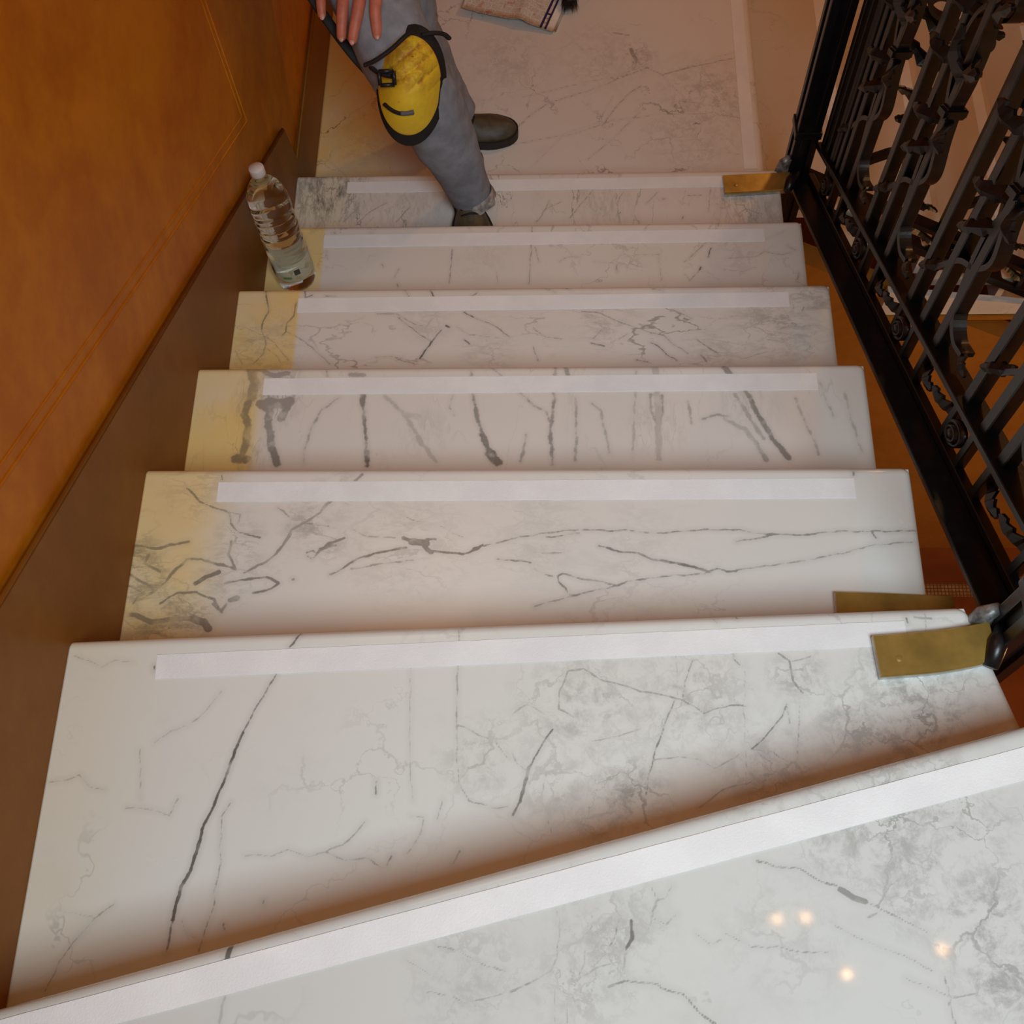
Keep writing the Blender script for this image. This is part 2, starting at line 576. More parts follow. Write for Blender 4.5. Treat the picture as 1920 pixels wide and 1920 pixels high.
V[1] = zm(*Z1,
    (1.5, .85, [(1132, 120), (1112, 150), (1090, 185)]), (.9, .75, [(1038, 285), (1000, 350), (940, 450), (915, 500)]),
    (1.9, .95, [(912, 505), (890, 560), (860, 640), (830, 710), (800, 790), (757, 875)]), (2.4, .95, [(757, 880), (752, 910), (740, 950), (715, 1020), (680, 1090), (660, 1150), (652, 1210)]),
    (1.3, .8, [(650, 1210), (640, 1260), (623, 1330)]), (.7, .6, [(865, 770), (835, 820), (830, 900), (825, 1000), (805, 1100), (800, 1170), (770, 1250), (745, 1330)]),
    (.9, .5, [(920, 970), (1020, 965), (1080, 948), (1150, 970), (1220, 955), (1290, 925), (1340, 880), (1370, 840)]), (.8, .5, [(1220, 955), (1300, 985), (1380, 980), (1430, 1015)]),
    (.8, .5, [(430, 1150), (340, 1220), (250, 1320), (170, 1480)]), (.8, .5, [(165, 690), (250, 685), (300, 665), (340, 715), (395, 720)]),
    (.7, .5, [(470, 790), (540, 790), (580, 800), (630, 820), (670, 755)]), (.6, .4, [(580, 545), (640, 500), (700, 480), (780, 420), (830, 350)]),
    (.7, .4, [(280, 220), (330, 240), (380, 262), (430, 235), (500, 245)]), (.6, .4, [(525, 570), (525, 760)]), (.6, .35, [(230, 1180), (300, 1190), (380, 1200)]),
    (.5, .5, [(680, 1210), (700, 1260), (740, 1280)]), (1.0, .7, [(1412, 690), (1408, 735)]), (.9, .6, [(1468, 970), (1450, 1005)]), (1.2, .6, [(838, 1225), (840, 1245)]),
    (.9, .5, [(1720, 120), (1715, 280), (1710, 480), (1720, 700), (1760, 760), (1850, 790), (1900, 780)]), (.8, .45, [(1720, 480), (1800, 520), (1860, 540), (1900, 600)]),
    (.6, .4, [(1540, 260), (1535, 500), (1545, 760)]), (.7, .45, [(1540, 820), (1590, 830), (1580, 880), (1530, 960)]), (.8, .5, [(1660, 760), (1640, 830)]),
    (.9, .45, [(1725, 950), (1700, 1000)]), (1.1, .6, [(990, 1135), (985, 1150)])) + zm(*Z2,
    (1.2, .85, [(152, 495), (130, 530), (100, 575), (62, 640)]), (2.4, .8, [(62, 640), (45, 700), (30, 765)]), (1.6, .75, [(30, 765), (0, 815)]),
    (.9, .75, [(610, 385), (570, 480), (535, 580), (515, 660), (505, 740)]), (1.0, .5, [(210, 275), (180, 350), (175, 420), (230, 450)]),
    (1.2, .5, [(210, 275), (270, 270), (330, 310), (400, 325), (480, 350), (600, 375)]), (1.0, .65, [(600, 375), (640, 382), (680, 410), (720, 440), (760, 420), (820, 405), (880, 410)]),
    (.8, .65, [(640, 382), (660, 270), (680, 240)]), (.7, .4, [(620, 370), (615, 210)]), (.8, .75, [(800, 130), (830, 230), (850, 250)]), (.8, .6, [(750, 60), (770, 95)]), (.7, .6, [(835, 55), (845, 80)]),
    (.5, .4, [(875, 240), (870, 420), (880, 700)]), (.9, .75, [(1030, 400), (1010, 450), (960, 510), (900, 570)]), (.7, .7, [(1030, 400), (1040, 470)]),
    (.6, .5, [(1080, 400), (1075, 540), (1070, 620)]), (.8, .4, [(300, 540), (400, 520), (480, 490)]), (.7, .45, [(530, 610), (620, 600), (700, 610), (760, 640), (850, 590)]),
    (.7, .4, [(900, 570), (980, 580), (1040, 620)]), (.9, .4, [(0, 580), (20, 620), (50, 650)]), (.6, .4, [(130, 650), (110, 760), (150, 880)]), (.8, .4, [(0, 440), (60, 400), (120, 440)]),
    (1.4, .6, [(1000, 210), (1040, 240), (1050, 310), (1090, 360)]), (.8, .4, [(1050, 240), (1120, 225)]), (.6, .5, [(1548, 60), (1550, 130)]), (1.6, .5, [(1510, 75), (1570, 78)]), (1.0, .4, [(700, 790), (800, 720), (900, 690)]))
V[1] += [(.9, .9, [(289, 1249), (290, 1256)]), (1.0, .95, [(1699, 1159), (1701, 1168)])]
V[2] = [(1.0, .95, [(416, 890), (416, 899)]), (.9, .9, [(1601, 884), (1601, 891)])] + zm(*Z3,
    (1.3, .6, [(360, 180), (420, 240), (490, 270), (550, 290), (560, 340), (590, 380), (640, 390), (690, 402)]), (.8, .5, [(550, 290), (600, 300), (590, 340)]),
    (2.2, .45, [(1150, 120), (1050, 210), (1000, 250), (960, 290), (900, 330), (830, 370), (800, 430)]), (1.8, .5, [(800, 430), (760, 480), (700, 520), (620, 560)]),
    (1.2, .5, [(900, 340), (1000, 350)]), (6.0, .75, [(1375, 422), (1440, 428)]), (3.0, .75, [(1335, 405), (1400, 420)]), (4.0, .75, [(1430, 440), (1462, 466)]), (2.0, .7, [(1440, 412), (1480, 412)]),
    (1.6, .8, [(1465, 462), (1520, 472), (1600, 478), (1650, 460), (1690, 440)]), (3.2, .8, [(1655, 455), (1668, 452)]),
    (1.7, .8, [(1350, 448), (1250, 465), (1150, 490), (1100, 515)]), (1.5, .65, [(1100, 515), (1050, 550), (1000, 570)]), (1.0, .5, [(1380, 505), (1200, 525), (1100, 545)]),
    (1.0, .55, [(1700, 440), (1780, 420), (1860, 400), (1920, 395)]), (1.2, .7, [(900, 470), (930, 460), (950, 480), (920, 500), (898, 485)]), (2.4, .6, [(950, 470), (1000, 432), (1072, 405)]),
    (2.5, .6, [(960, 455), (1030, 440)]), (1.7, .75, [(530, 610), (620, 590), (720, 580), (770, 612), (740, 635), (660, 655)]), (4.2, .8, [(555, 685), (588, 675)]), (2.2, .7, [(835, 592), (845, 588)]),
    (2.0, .55, [(130, 440), (230, 450), (310, 435), (370, 420)]), (2.0, .55, [(560, 420), (550, 480), (580, 540), (500, 525), (420, 500), (360, 500), (300, 560), (270, 600), (180, 670)]),
    (3.4, .65, [(400, 610), (450, 580), (500, 560)]), (1.8, .6, [(240, 700), (320, 650), (400, 650), (480, 680), (520, 740)]), (2.0, .5, [(90, 560), (150, 600), (200, 620)]),
    (1.8, .5, [(100, 620), (160, 650), (120, 700)]), (6.0, .75, [(385, 765), (440, 785), (460, 815)]), (4.0, .55, [(110, 750), (200, 780), (300, 770), (380, 765)]), (2.5, .5, [(480, 700), (520, 735), (540, 700)]),
    (2.5, .5, [(190, 480), (170, 520), (240, 560)]), (.7, .4, [(1230, 280), (1410, 330)]), (.7, .35, [(1500, 350), (1600, 405)]), (.9, .45, [(770, 270), (830, 310)]), (.8, .4, [(1100, 360), (1160, 395), (1300, 405)]),
    (1.1, .6, [(1760, 500), (1840, 508), (1910, 515)])) + zm(*Z4,
    (.9, .6, [(0, 465), (60, 450), (140, 445), (220, 440), (360, 442), (440, 440), (540, 450), (640, 450), (810, 440), (980, 435), (1060, 455), (1160, 462), (1280, 460), (1440, 445), (1600, 445), (1720, 445), (1810, 440)]),
    (.9, .6, [(60, 470), (140, 468), (220, 455)]), (1.3, .75, [(310, 515), (360, 525), (420, 545), (500, 550)]), (1.9, .8, [(500, 550), (560, 575), (640, 590), (720, 605), (830, 635)]), (1.3, .7, [(830, 635), (870, 620), (915, 637), (960, 632)]),
    (.7, .4, [(0, 545), (150, 550)]), (.8, .5, [(960, 630), (1100, 610), (1240, 590), (1380, 565), (1450, 550), (1600, 515), (1800, 495)]),
    (.9, .55, [(830, 640), (640, 660), (530, 670), (440, 685)]), (1.3, .7, [(440, 685), (400, 702), (350, 690), (230, 670), (140, 645), (115, 660), (122, 690), (150, 715), (170, 745), (200, 745)]),
    (.8, .5, [(440, 685), (330, 720), (200, 745), (100, 775), (0, 800)]), (.9, .5, [(0, 620), (90, 660)]), (1.0, .6, [(960, 495), (1080, 475), (1160, 462)]), (.8, .6, [(1600, 445), (1625, 480)]), (.9, .6, [(1515, 160), (1517, 175)]))
V[3] = zm(*Z5,
    (6.5, .42, [(380, 150), (400, 230), (380, 310)]), (4.6, .55, [(380, 310), (345, 400), (362, 460), (352, 560), (330, 620)]), (6.5, .6, [(300, 640), (350, 640)]),
    (5.0, .5, [(430, 340), (480, 380), (475, 460), (490, 560)]), (4.6, .62, [(490, 560), (520, 670)]), (7.5, .5, [(480, 330), (560, 345), (590, 325)]), (5.0, .5, [(580, 350), (545, 420)]), (4.0, .45, [(430, 150), (500, 185), (580, 175)]),
    (2.0, .4, [(600, 200), (615, 300)]), (1.0, .5, [(860, 310), (760, 380), (710, 470), (675, 580), (665, 670)]), (3.5, .45, [(920, 180), (990, 185)]),
    (3.8, .68, [(992, 290), (990, 350)]), (2.6, .68, [(990, 350), (1000, 430), (1003, 500)]), (2.2, .75, [(1003, 500), (1010, 590)]), (4.2, .8, [(1012, 600), (1018, 675)]),
    (3.0, .26, [(1110, 300), (1220, 400), (1290, 520), (1340, 590), (1390, 660)]), (5.0, .3, [(1290, 520), (1310, 560)]), (5.0, .22, [(1220, 400), (1290, 405)]),
    (1.6, .4, [(1580, 160), (1590, 290)]), (3.0, .6, [(1590, 290), (1610, 400), (1640, 510)]), (4.5, .7, [(1640, 510), (1680, 600)]), (8.5, .75, [(1685, 615), (1725, 660)]),
    (1.1, .5, [(1690, 140), (1780, 220), (1860, 290), (1920, 350)]), (1.4, .45, [(1880, 510), (1855, 650)]), (1.2, .4, [(790, 150), (800, 200)]), (1.0, .35, [(1480, 300), (1460, 360), (1490, 400)])) + zm(1000, 640, 2.909,
    (1.7, .6, [(120, 140), (118, 320), (100, 420), (95, 520), (105, 670)]), (2.4, .6, [(92, 480), (95, 560)]), (1.2, .5, [(0, 350), (70, 380), (95, 440)]), (3.0, .5, [(175, 140), (195, 195)]),
    (1.5, .42, [(230, 310), (235, 500), (230, 650)]), (1.2, .35, [(320, 340), (370, 380), (390, 480), (415, 610)]), (2.0, .45, [(640, 290), (635, 380), (670, 440)]), (1.7, .5, [(700, 290), (707, 400), (690, 440)]),
    (5.5, .26, [(665, 150), (680, 300), (680, 450), (685, 640)]), (1.2, .4, [(840, 330), (865, 450)]), (4.5, .6, [(1040, 140), (1085, 190)]), (3.0, .55, [(1085, 190), (1180, 300)]), (4.2, .66, [(1180, 300), (1230, 400), (1290, 510), (1350, 580), (1395, 645)]),
    (1.8, .5, [(920, 425), (1000, 400), (1070, 410)]), (3.4, .3, [(1040, 420), (1150, 480), (1220, 560), (1275, 650)]), (3.0, .36, [(1100, 290), (1150, 370), (1200, 450), (1260, 530)]), (3.5, .45, [(1220, 560), (1275, 650)]),
    (1.3, .36, [(1430, 310), (1470, 410), (1520, 520), (1555, 620)]), (1.2, .4, [(1560, 220), (1600, 330), (1635, 410)]), (1.0, .3, [(1700, 280), (1740, 450), (1790, 600)]), (1.0, .3, [(560, 160), (540, 640)]))
V[4] = zm(*Z7,
    (1.7, .75, [(260, 545), (270, 620), (276, 680), (242, 740), (235, 790)]), (1.3, .6, [(235, 790), (260, 880), (240, 940), (180, 1000)]), (1.4, .65, [(450, 620), (430, 710), (385, 750), (385, 800), (360, 830)]),
    (1.2, .5, [(390, 800), (500, 860), (560, 910), (660, 1000)]), (1.1, .5, [(240, 820), (310, 870), (400, 980)]), (1.2, .5, [(260, 900), (330, 960), (350, 1000)]), (1.3, .5, [(70, 920), (115, 1010)]), (.9, .4, [(120, 770), (230, 820)]),
    (1.2, .7, [(1080, 710), (1150, 770), (1220, 820), (1285, 860)]), (1.3, .75, [(1350, 790), (1290, 860)]), (1.9, .9, [(1288, 862), (1250, 920), (1215, 965)]), (1.0, .6, [(950, 690), (1080, 695), (1180, 755), (1260, 770), (1290, 720)]),
    (1.6, .85, [(1490, 680), (1550, 712)]), (1.1, .7, [(1550, 712), (1650, 750), (1720, 790), (1775, 835)]), (2.2, .85, [(1378, 764), (1400, 772)]), (1.8, .7, [(1490, 850), (1525, 875)]), (1.2, .6, [(1120, 540), (1150, 580)]),
    (1.8, .8, [(1282, 545), (1305, 590)]), (1.8, .75, [(500, 545), (508, 590), (545, 575)]), (1.0, .6, [(630, 580), (690, 580)]), (1.0, .5, [(940, 960), (1040, 955), (1115, 960)]), (1.1, .6, [(1060, 960), (1180, 1000)]),
    (1.4, .6, [(1520, 590), (1570, 560)]), (.9, .45, [(1440, 770), (1520, 820), (1720, 840)]), (.9, .35, [(1500, 690), (1500, 600)])) + zm(*Z8,
    (1.5, .55, [(300, 940), (420, 950), (500, 990)]), (1.2, .55, [(500, 990), (580, 1020), (680, 1055), (800, 1090), (880, 1150), (960, 1200)]), (1.4, .75, [(730, 1135), (790, 1170), (830, 1210), (890, 1245)]), (1.2, .6, [(870, 930), (980, 980)]),
    (1.8, .75, [(360, 1135), (440, 1157)]), (1.3, .65, [(1010, 1110), (1080, 1160), (1140, 1200)]), (2.4, .6, [(1040, 1210), (1075, 1245)]), (1.3, .7, [(640, 1240), (710, 1250)]), (1.1, .6, [(0, 1040), (80, 1100), (180, 1110)]),
    (1.3, .7, [(740, 800), (805, 812)]), (1.2, .5, [(0, 1160), (30, 1250)]), (1.0, .5, [(370, 1110), (420, 1050)]), (1.0, .5, [(530, 1110), (580, 1080)]), (1.3, .6, [(70, 790), (140, 825)]), (1.2, .6, [(180, 785), (240, 810)]),
    (1.2, .6, [(1680, 910), (1670, 935)]), (1.2, .6, [(1720, 1140), (1715, 1165)]), (1.0, .5, [(1520, 1010), (1510, 1040)]), (.9, .4, [(1100, 1180), (1300, 1230), (1500, 1180)]))
V[5] = zm(*Z8,
    (1.2, .7, [(1155, 370), (1150, 410)]), (1.5, .85, [(1104, 545), (1085, 602)]), (2.0, .8, [(1120, 503), (1128, 506)]), (1.6, .7, [(1080, 505), (1095, 508)]), (1.0, .6, [(1080, 510), (1020, 560), (935, 635)]), (2.2, .8, [(1032, 680), (1044, 668)]),
    (1.0, .5, [(970, 750), (1035, 680)]), (.8, .4, [(560, 605), (640, 590), (780, 590), (795, 750)]), (.8, .4, [(160, 630), (220, 600), (290, 600)]), (.9, .5, [(1200, 610), (1380, 600), (1440, 570), (1540, 590), (1600, 575)]),
    (.8, .45, [(1180, 680), (1300, 690), (1380, 665)]), (1.4, .7, [(518, 650), (518, 690)]), (1.0, .45, [(10, 540), (35, 630)]), (1.2, .6, [(1648, 700), (1642, 750)]), (.8, .4, [(380, 630), (500, 640)]), (.9, .4, [(940, 710), (970, 750)]),
    (.7, .4, [(1430, 500), (1560, 440)]), (1.2, .6, [(1580, 535), (1620, 560)])) + zm(*Z7,
    (1.4, .55, [(1417, 290), (1410, 380), (1400, 500)]), (1.3, .55, [(1912, 150), (1905, 280), (1900, 400), (1893, 505)]), (1.2, .55, [(980, 380), (990, 400)]), (1.0, .5, [(1085, 410), (1055, 470)]), (1.6, .7, [(680, 185), (690, 190)]),
    (1.2, .6, [(1520, 155), (1525, 165)]), (1.0, .4, [(1690, 430), (1700, 490)]), (.9, .4, [(640, 300), (640, 350)]), (1.3, .6, [(1075, 505), (1080, 520)]))
V[6] = zm(*Z8,
    (1.1, .5, [(370, 190), (300, 270), (230, 360)]), (1.1, .5, [(100, 250), (70, 310), (20, 385)]), (1.0, .5, [(560, 200), (530, 240), (520, 280)]), (1.0, .4, [(170, 260), (60, 310)]), (.9, .5, [(770, 200), (700, 270)]),
    (1.2, .6, [(800, 245), (815, 238)]), (1.2, .6, [(540, 325), (520, 340)]), (1.2, .6, [(930, 350), (920, 365)]), (1.5, .45, [(960, 220), (1040, 220)]), (1.8, .5, [(1250, 270), (1310, 280), (1330, 320)]), (1.6, .45, [(1270, 340), (1320, 300), (1400, 330)]),
    (1.2, .45, [(1100, 150), (1090, 320)]), (.9, .4, [(200, 60), (100, 100)]), (.9, .5, [(960, 30), (940, 35)])) + zm(*Z7,
    (1.4, .5, [(840, 20), (790, 70), (740, 120)]), (1.4, .55, [(1150, 30), (1070, 120)]), (1.3, .5, [(1010, 0), (900, 60), (820, 140)]), (2.2, .3, [(560, 20), (640, 0), (720, -20)]), (1.1, .4, [(930, 90), (880, 140)]))
V[7] = zm(400, 0, 2.743,
    (1.5, .5, [(1500, 650), (1560, 660), (1620, 600), (1720, 530), (1850, 490), (1920, 470), (2100, 400), (2250, 340)]), (1.3, .4, [(1590, 500), (1720, 470), (1920, 420), (2150, 380)]),
    (1.3, .45, [(1500, 750), (1740, 705), (1850, 690), (2050, 620), (2300, 590), (2620, 580)]), (1.2, .45, [(570, 800), (620, 850), (680, 900)]), (1.0, .35, [(640, 765), (760, 730), (850, 720)]), (.8, .35, [(900, 820), (920, 900)]),
    (1.6, .5, [(2000, 650), (2060, 560), (2150, 470), (2200, 440)]), (1.2, .4, [(2300, 390), (2450, 340), (2600, 290), (2680, 270)])) + zm(0, 0, 1.0,
    (6.0, .6, [(1183, 92), (1192, 112)]), (3.0, .5, [(1150, 62), (1178, 66)]), (2.2, .5, [(1200, 120), (1240, 140), (1300, 125), (1380, 108)]), (1.4, .4, [(1240, 140), (1290, 190), (1350, 200)]), (1.6, .35, [(1060, 60), (1150, 150), (1220, 110)]),
    (1.3, .4, [(1100, 300), (1160, 250), (1200, 210)]), (1.5, .35, [(1290, 150), (1340, 190), (1390, 240)]), (1.3, .35, [(1230, 290), (1330, 280), (1390, 290)]), (1.0, .3, [(1000, 310), (1060, 250), (1120, 230), (1150, 180)]))
V[3] = [(w * 1.6 if i_ < 8 else w * 1.15, min(.9, st + (.12 if i_ < 8 else .05)), q) for i_, (w, st, q) in enumerate(V[3])]
V[2] = [(w * 1.12, st + .12 if st < .7 else st, q) for w, st, q in V[2]]
CL = {  # mottled grey clouds: x, y, radius in pixels, strength
    0: [(1650, 1540, 130, .8), (1800, 1540, 110, .7), (1720, 1640, 110, .75), (1850, 1720, 120, .8), (1880, 1840, 90, .8), (1560, 1590, 70, .6), (1440, 1480, 90, .5), (1770, 1460, 70, .5), (1140, 1760, 120, .5), (1080, 1840, 90, .45), (1480, 1750, 130, .3), (880, 1830, 110, .35)],
    1: [(1720, 1310, 130, .85), (1600, 1350, 80, .7), (1500, 1270, 60, .6), (1690, 1390, 100, .6), (1175, 1490, 80, .8), (1090, 1330, 130, .55), (1120, 1540, 60, .6), (900, 1420, 80, .5), (1440, 1440, 110, .5), (1290, 1310, 120, .55), (1040, 1470, 90, .45)],
    2: [(262, 1045, 50, .9), (275, 1100, 60, .9), (310, 1165, 80, 1), (450, 1000, 45, .6), (575, 985, 50, .7), (430, 1070, 70, .6), (620, 1020, 40, .5), (640, 930, 60, .5), (380, 900, 80, .4), (760, 1020, 120, .4), (1000, 1000, 110, .25), (1200, 1060, 120, .25)],
    3: [(500, 750, 60, .9), (530, 720, 40, .8), (460, 850, 40, .7), (1230, 800, 60, .35), (1400, 760, 60, .35), (790, 810, 50, .35)],
    4: [(1460, 610, 90, .7), (1530, 560, 60, .7), (1340, 660, 60, .5), (1130, 600, 70, .5), (800, 600, 50, .4), (500, 650, 70, .5), (920, 660, 60, .4)],
    5: [(1380, 480, 50, .3), (900, 480, 60, .2)],
    6: [(1400, 390, 70, .8), (615, 365, 80, 1.35), (1130, 380, 60, .4), (760, 390, 70, .4)],  # strongest cloud: grey patch with the worker's shade painted in
    7: [(1330, 180, 90, .6), (1190, 110, 40, .8), (1130, 110, 90, .35), (950, 120, 90, .35), (1300, 260, 90, .4), (680, 280, 60, .3)],
}
SLAB_T = 0.036
NR = 0.014


def slab(name, corners, z, mat, veins, clouds, parent, step=0.003, round_right=True, worn=None):
    """corners BL, BR, FR, FL in plan; the front edge FL-FR is the rounded nosing, the right end BR-FR is open."""
    BL, BR, FR, FL = [np.array(c, float) for c in corners]
    lx = max(np.linalg.norm(BR - BL), np.linalg.norm(FR - FL))
    ly = max(np.linalg.norm(FL - BL), np.linalg.norm(FR - BR))
    fine = NR * (1 - np.cos(np.linspace(0, PI / 2, 7)))       # rows crowd towards the rounded edge
    def axis(l):
        e = np.unique(np.concatenate([np.linspace(0, l - NR, max(2, int((l - NR) / step))), l - fine]))
        return e / l
    u = axis(lx) if round_right else np.linspace(0, 1, int(lx / step))
    v = axis(ly)
    U, Vv = np.meshgrid(u, v)
    P = ((1 - U)[..., None] * ((1 - Vv)[..., None] * BL + Vv[..., None] * FL) + U[..., None] * ((1 - Vv)[..., None] * BR + Vv[..., None] * FR))
    def edge_dist(A, B):
        d = (B - A) / np.linalg.norm(B - A)
        return np.abs((P[..., 0] - A[0]) * d[1] - (P[..., 1] - A[1]) * d[0])
    ef = edge_dist(FL, FR)
    er = edge_dist(BR, FR) if round_right else np.full_like(ef, 1.0)
    a = np.clip(NR - ef, 0, NR)
    b = np.clip(NR - er, 0, NR)
    dd = np.minimum(np.sqrt(a * a + b * b), NR)
    Z = z - (NR - np.sqrt(np.maximum(0, NR * NR - dd * dd)))
    nr, nc = U.shape
    X = np.stack([P[..., 0], P[..., 1], Z], -1).reshape(-1, 3)
    # traced veins -> signed distance (mm) and strength
    sd = np.full(len(X), 12.0)
    ss = np.zeros(len(X))
    best = np.full(len(X), 1e9)
    for w, st, px in veins:
        pts = [at_z(q, z)[:2] for q in px]
        fine_pts = [pts[0]]
        for A, B in zip(pts[:-1], pts[1:]):      # natural wandering of the vein between the traced points
            n_ = max(1, int(np.linalg.norm(B - A) / .007))
            for i_ in range(1, n_ + 1):
                q_ = A + (B - A) * i_ / n_
                j_ = np.array([mnoise.noise((q_[0] * 46, q_[1] * 46, 1.7)) + .6 * mnoise.noise((q_[0] * 120, q_[1] * 120, 4.7)), mnoise.noise((q_[0] * 46, q_[1] * 46, 8.3)) + .6 * mnoise.noise((q_[0] * 120, q_[1] * 120, 6.1))])
                fine_pts.append(q_ + j_ * .0022)
        pts = fine_pts
        for A, B in zip(pts[:-1], pts[1:]):
            lo = np.minimum(A, B) - .014
            hi = np.maximum(A, B) + .014
            k = np.where((X[:, 0] > lo[0]) & (X[:, 0] < hi[0]) & (X[:, 1] > lo[1]) & (X[:, 1] < hi[1]))[0]
            if not len(k):
                continue
            d = B - A
            L2 = max(1e-12, d @ d)
            q = X[k, :2]
            t = np.clip(((q - A) @ d) / L2, 0, 1)
            dist = np.linalg.norm(q - A - t[:, None] * d, axis=1) * 1000 - w
            m_ = dist < sd[k]
            sd[k[m_]] = dist[m_]
            ss[k[m_]] = st
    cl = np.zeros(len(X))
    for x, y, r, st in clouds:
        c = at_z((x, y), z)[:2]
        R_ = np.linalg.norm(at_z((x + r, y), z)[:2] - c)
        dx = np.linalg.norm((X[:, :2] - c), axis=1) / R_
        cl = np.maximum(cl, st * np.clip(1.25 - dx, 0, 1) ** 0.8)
    sm_ = lambda e0, e1, q: np.clip((q - e0) / (e1 - e0), 0, 1) ** 2 * (3 - 2 * np.clip((q - e0) / (e1 - e0), 0, 1))
    ru, ye = np.zeros(len(X)), np.zeros(len(X))
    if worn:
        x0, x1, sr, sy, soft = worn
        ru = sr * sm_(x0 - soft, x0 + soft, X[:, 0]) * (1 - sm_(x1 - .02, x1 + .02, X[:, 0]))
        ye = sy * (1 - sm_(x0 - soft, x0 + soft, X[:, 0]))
    idx = np.arange(nr * nc).reshape(nr, nc)
    quads = np.stack([idx[:-1, :-1], idx[1:, :-1], idx[1:, 1:], idx[:-1, 1:]], -1).reshape(-1, 4)
    # skirt around and underside
    loop = np.concatenate([idx[0, :], idx[1:, -1], idx[-1, -2::-1], idx[-2:0:-1, 0]])
    low = X[loop].copy()
    low[:, 2] = z - SLAB_T
    base = len(X)
    n = len(loop)
    sk = np.stack([loop, np.roll(loop, -1), base + np.roll(np.arange(n), -1), base + np.arange(n)], -1)
    allv = np.concatenate([X, low])
    cidx = [0, nc - 1, nc - 1 + nr - 1, nc - 1 + nr - 1 + nc - 1]
    faces = quads.tolist() + sk.tolist() + [[base + i for i in cidx]]
    me = mesh(name, allv, faces)
    sm = np.zeros(len(faces), bool)
    sm[:len(quads)] = True
    me.polygons.foreach_set('use_smooth', sm)
    for nm, arr, fill in (('vein_distance', sd, 12.0), ('vein_strength', ss, 0.0), ('cloud', cl, 0.0), ('runner', ru, 0.0), ('yellowed', ye, 0.0)):
        at = me.attributes.new(nm, 'FLOAT', 'POINT')
        at.data.foreach_set('value', np.concatenate([arr, arr[loop] if nm == 'vein_distance' or nm == 'vein_strength' else np.zeros(n)]).astype(np.float32))
    bm = bmesh.new()
    bm.from_mesh(me)
    bmesh.ops.recalc_face_normals(bm, faces=bm.faces)
    bm.to_mesh(me)
    bm.free()
    return link(name, me, parent, mat)


stair = empty('staircase', (0.6, 1.2, LAND), 'upper flight of white grey-veined marble stairs descending beside the orange wall to the landing', 'staircase')
MP = {  # seed, stretch, rot, fine, cloud, tint
    0: dict(seed=1, fine=.45, cloud=.35, tint=(.715, .72, .70), rough=.05), 1: dict(seed=2, fine=.4, cloud=.25), 2: dict(seed=3, stretch=(.7, 1.3, 1), fine=.3, cloud=.15, wob_mm=6.5, soft=1.2),
    3: dict(seed=4, stretch=(1.6, .5, 1), fine=.25, cloud=.25, wob_mm=14, soft=2.6), 4: dict(seed=5, stretch=(.7, 1.6, 1), rot=.6, fine=.75, cloud=.3),
    5: dict(seed=6, fine=.5, cloud=.2), 6: dict(seed=7, stretch=(2.2, .7, 1), rot=.7, fine=.9, cloud=.55), 7: dict(seed=8, fine=1.0, cloud=.5)}
d0 = np.array((1.107, 0.307)) / np.linalg.norm((1.107, 0.307))
FL0 = np.array((0.068, -.794)) - d0 * (0.068 / d0[0])
FR0 = FL0 + d0 * (1.33 / d0[0])
T0 = [(0, -1.45), (1.33, -1.45), tuple(FR0), tuple(FL0)]
fl1, fr1 = (0, -.338), (1.2, -.287)
outl = {0: T0, 1: [(0, -.84), (1.345, -.48), fr1, fl1]}
for i in range(2, 7):
    yb = (i - 3) * G - .03 if i > 2 else -.36
    outl[i] = [(0, yb if i > 2 else -.37), (W, yb if i > 2 else -.325), (W, (i - 2) * G), (0, (i - 2) * G)]
outl[1] = [(0, -.835), (1.252, -.49), (1.193, -.287), (0, -.338)]
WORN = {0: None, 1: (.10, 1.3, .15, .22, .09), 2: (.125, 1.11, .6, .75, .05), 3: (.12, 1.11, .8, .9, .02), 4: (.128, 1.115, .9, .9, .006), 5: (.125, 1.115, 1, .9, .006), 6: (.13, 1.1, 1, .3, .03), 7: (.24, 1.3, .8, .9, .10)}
TAPE_X = {1: (.121, 1.108), 2: (.119, 1.110), 3: (.123, 1.112), 4: (.125, 1.115), 5: (.124, 1.113), 6: (.128, 1.066)}


def tape_strip(parent, A, B, z, width, name='grip_strip', seed=0, lab='white rough anti-slip strip'):
    """A strip stuck on the tread from A to B (front edge), slightly uneven edges."""
    A, B = np.array(A, float), np.array(B, float)
    d = (B - A) / np.linalg.norm(B - A)
    nrm = np.array((d[1], -d[0]))
    n = 40
    vs = []
    for i in range(n + 1):
        q = A + (B - A) * i / n
        for j, (o_, zz) in enumerate(((0, .0002), (.0004, .0013), (1, .0013), (1, .0002))):
            w = (width + .0007 * mnoise.noise((i * .8, seed, 9))) if j >= 2 else .0007 * mnoise.noise((i * .8, seed, 3))
            w += .0006 if j == 1 else (-.0006 if j == 2 else 0)
            q2 = q + nrm * w
            vs.append((q2[0], q2[1], z + zz))
    fs = []
    for i in range(n):
        for j in range(3):
            a = i * 4 + j
            fs.append((a, a + 1, a + 5, a + 4))
    fs += [(0, 1, 2, 3), (n * 4 + 3, n * 4 + 2, n * 4 + 1, n * 4)]
    o = link(name, mesh(name, vs, fs), parent, M['tape'])
    o['label'] = lab
    return o


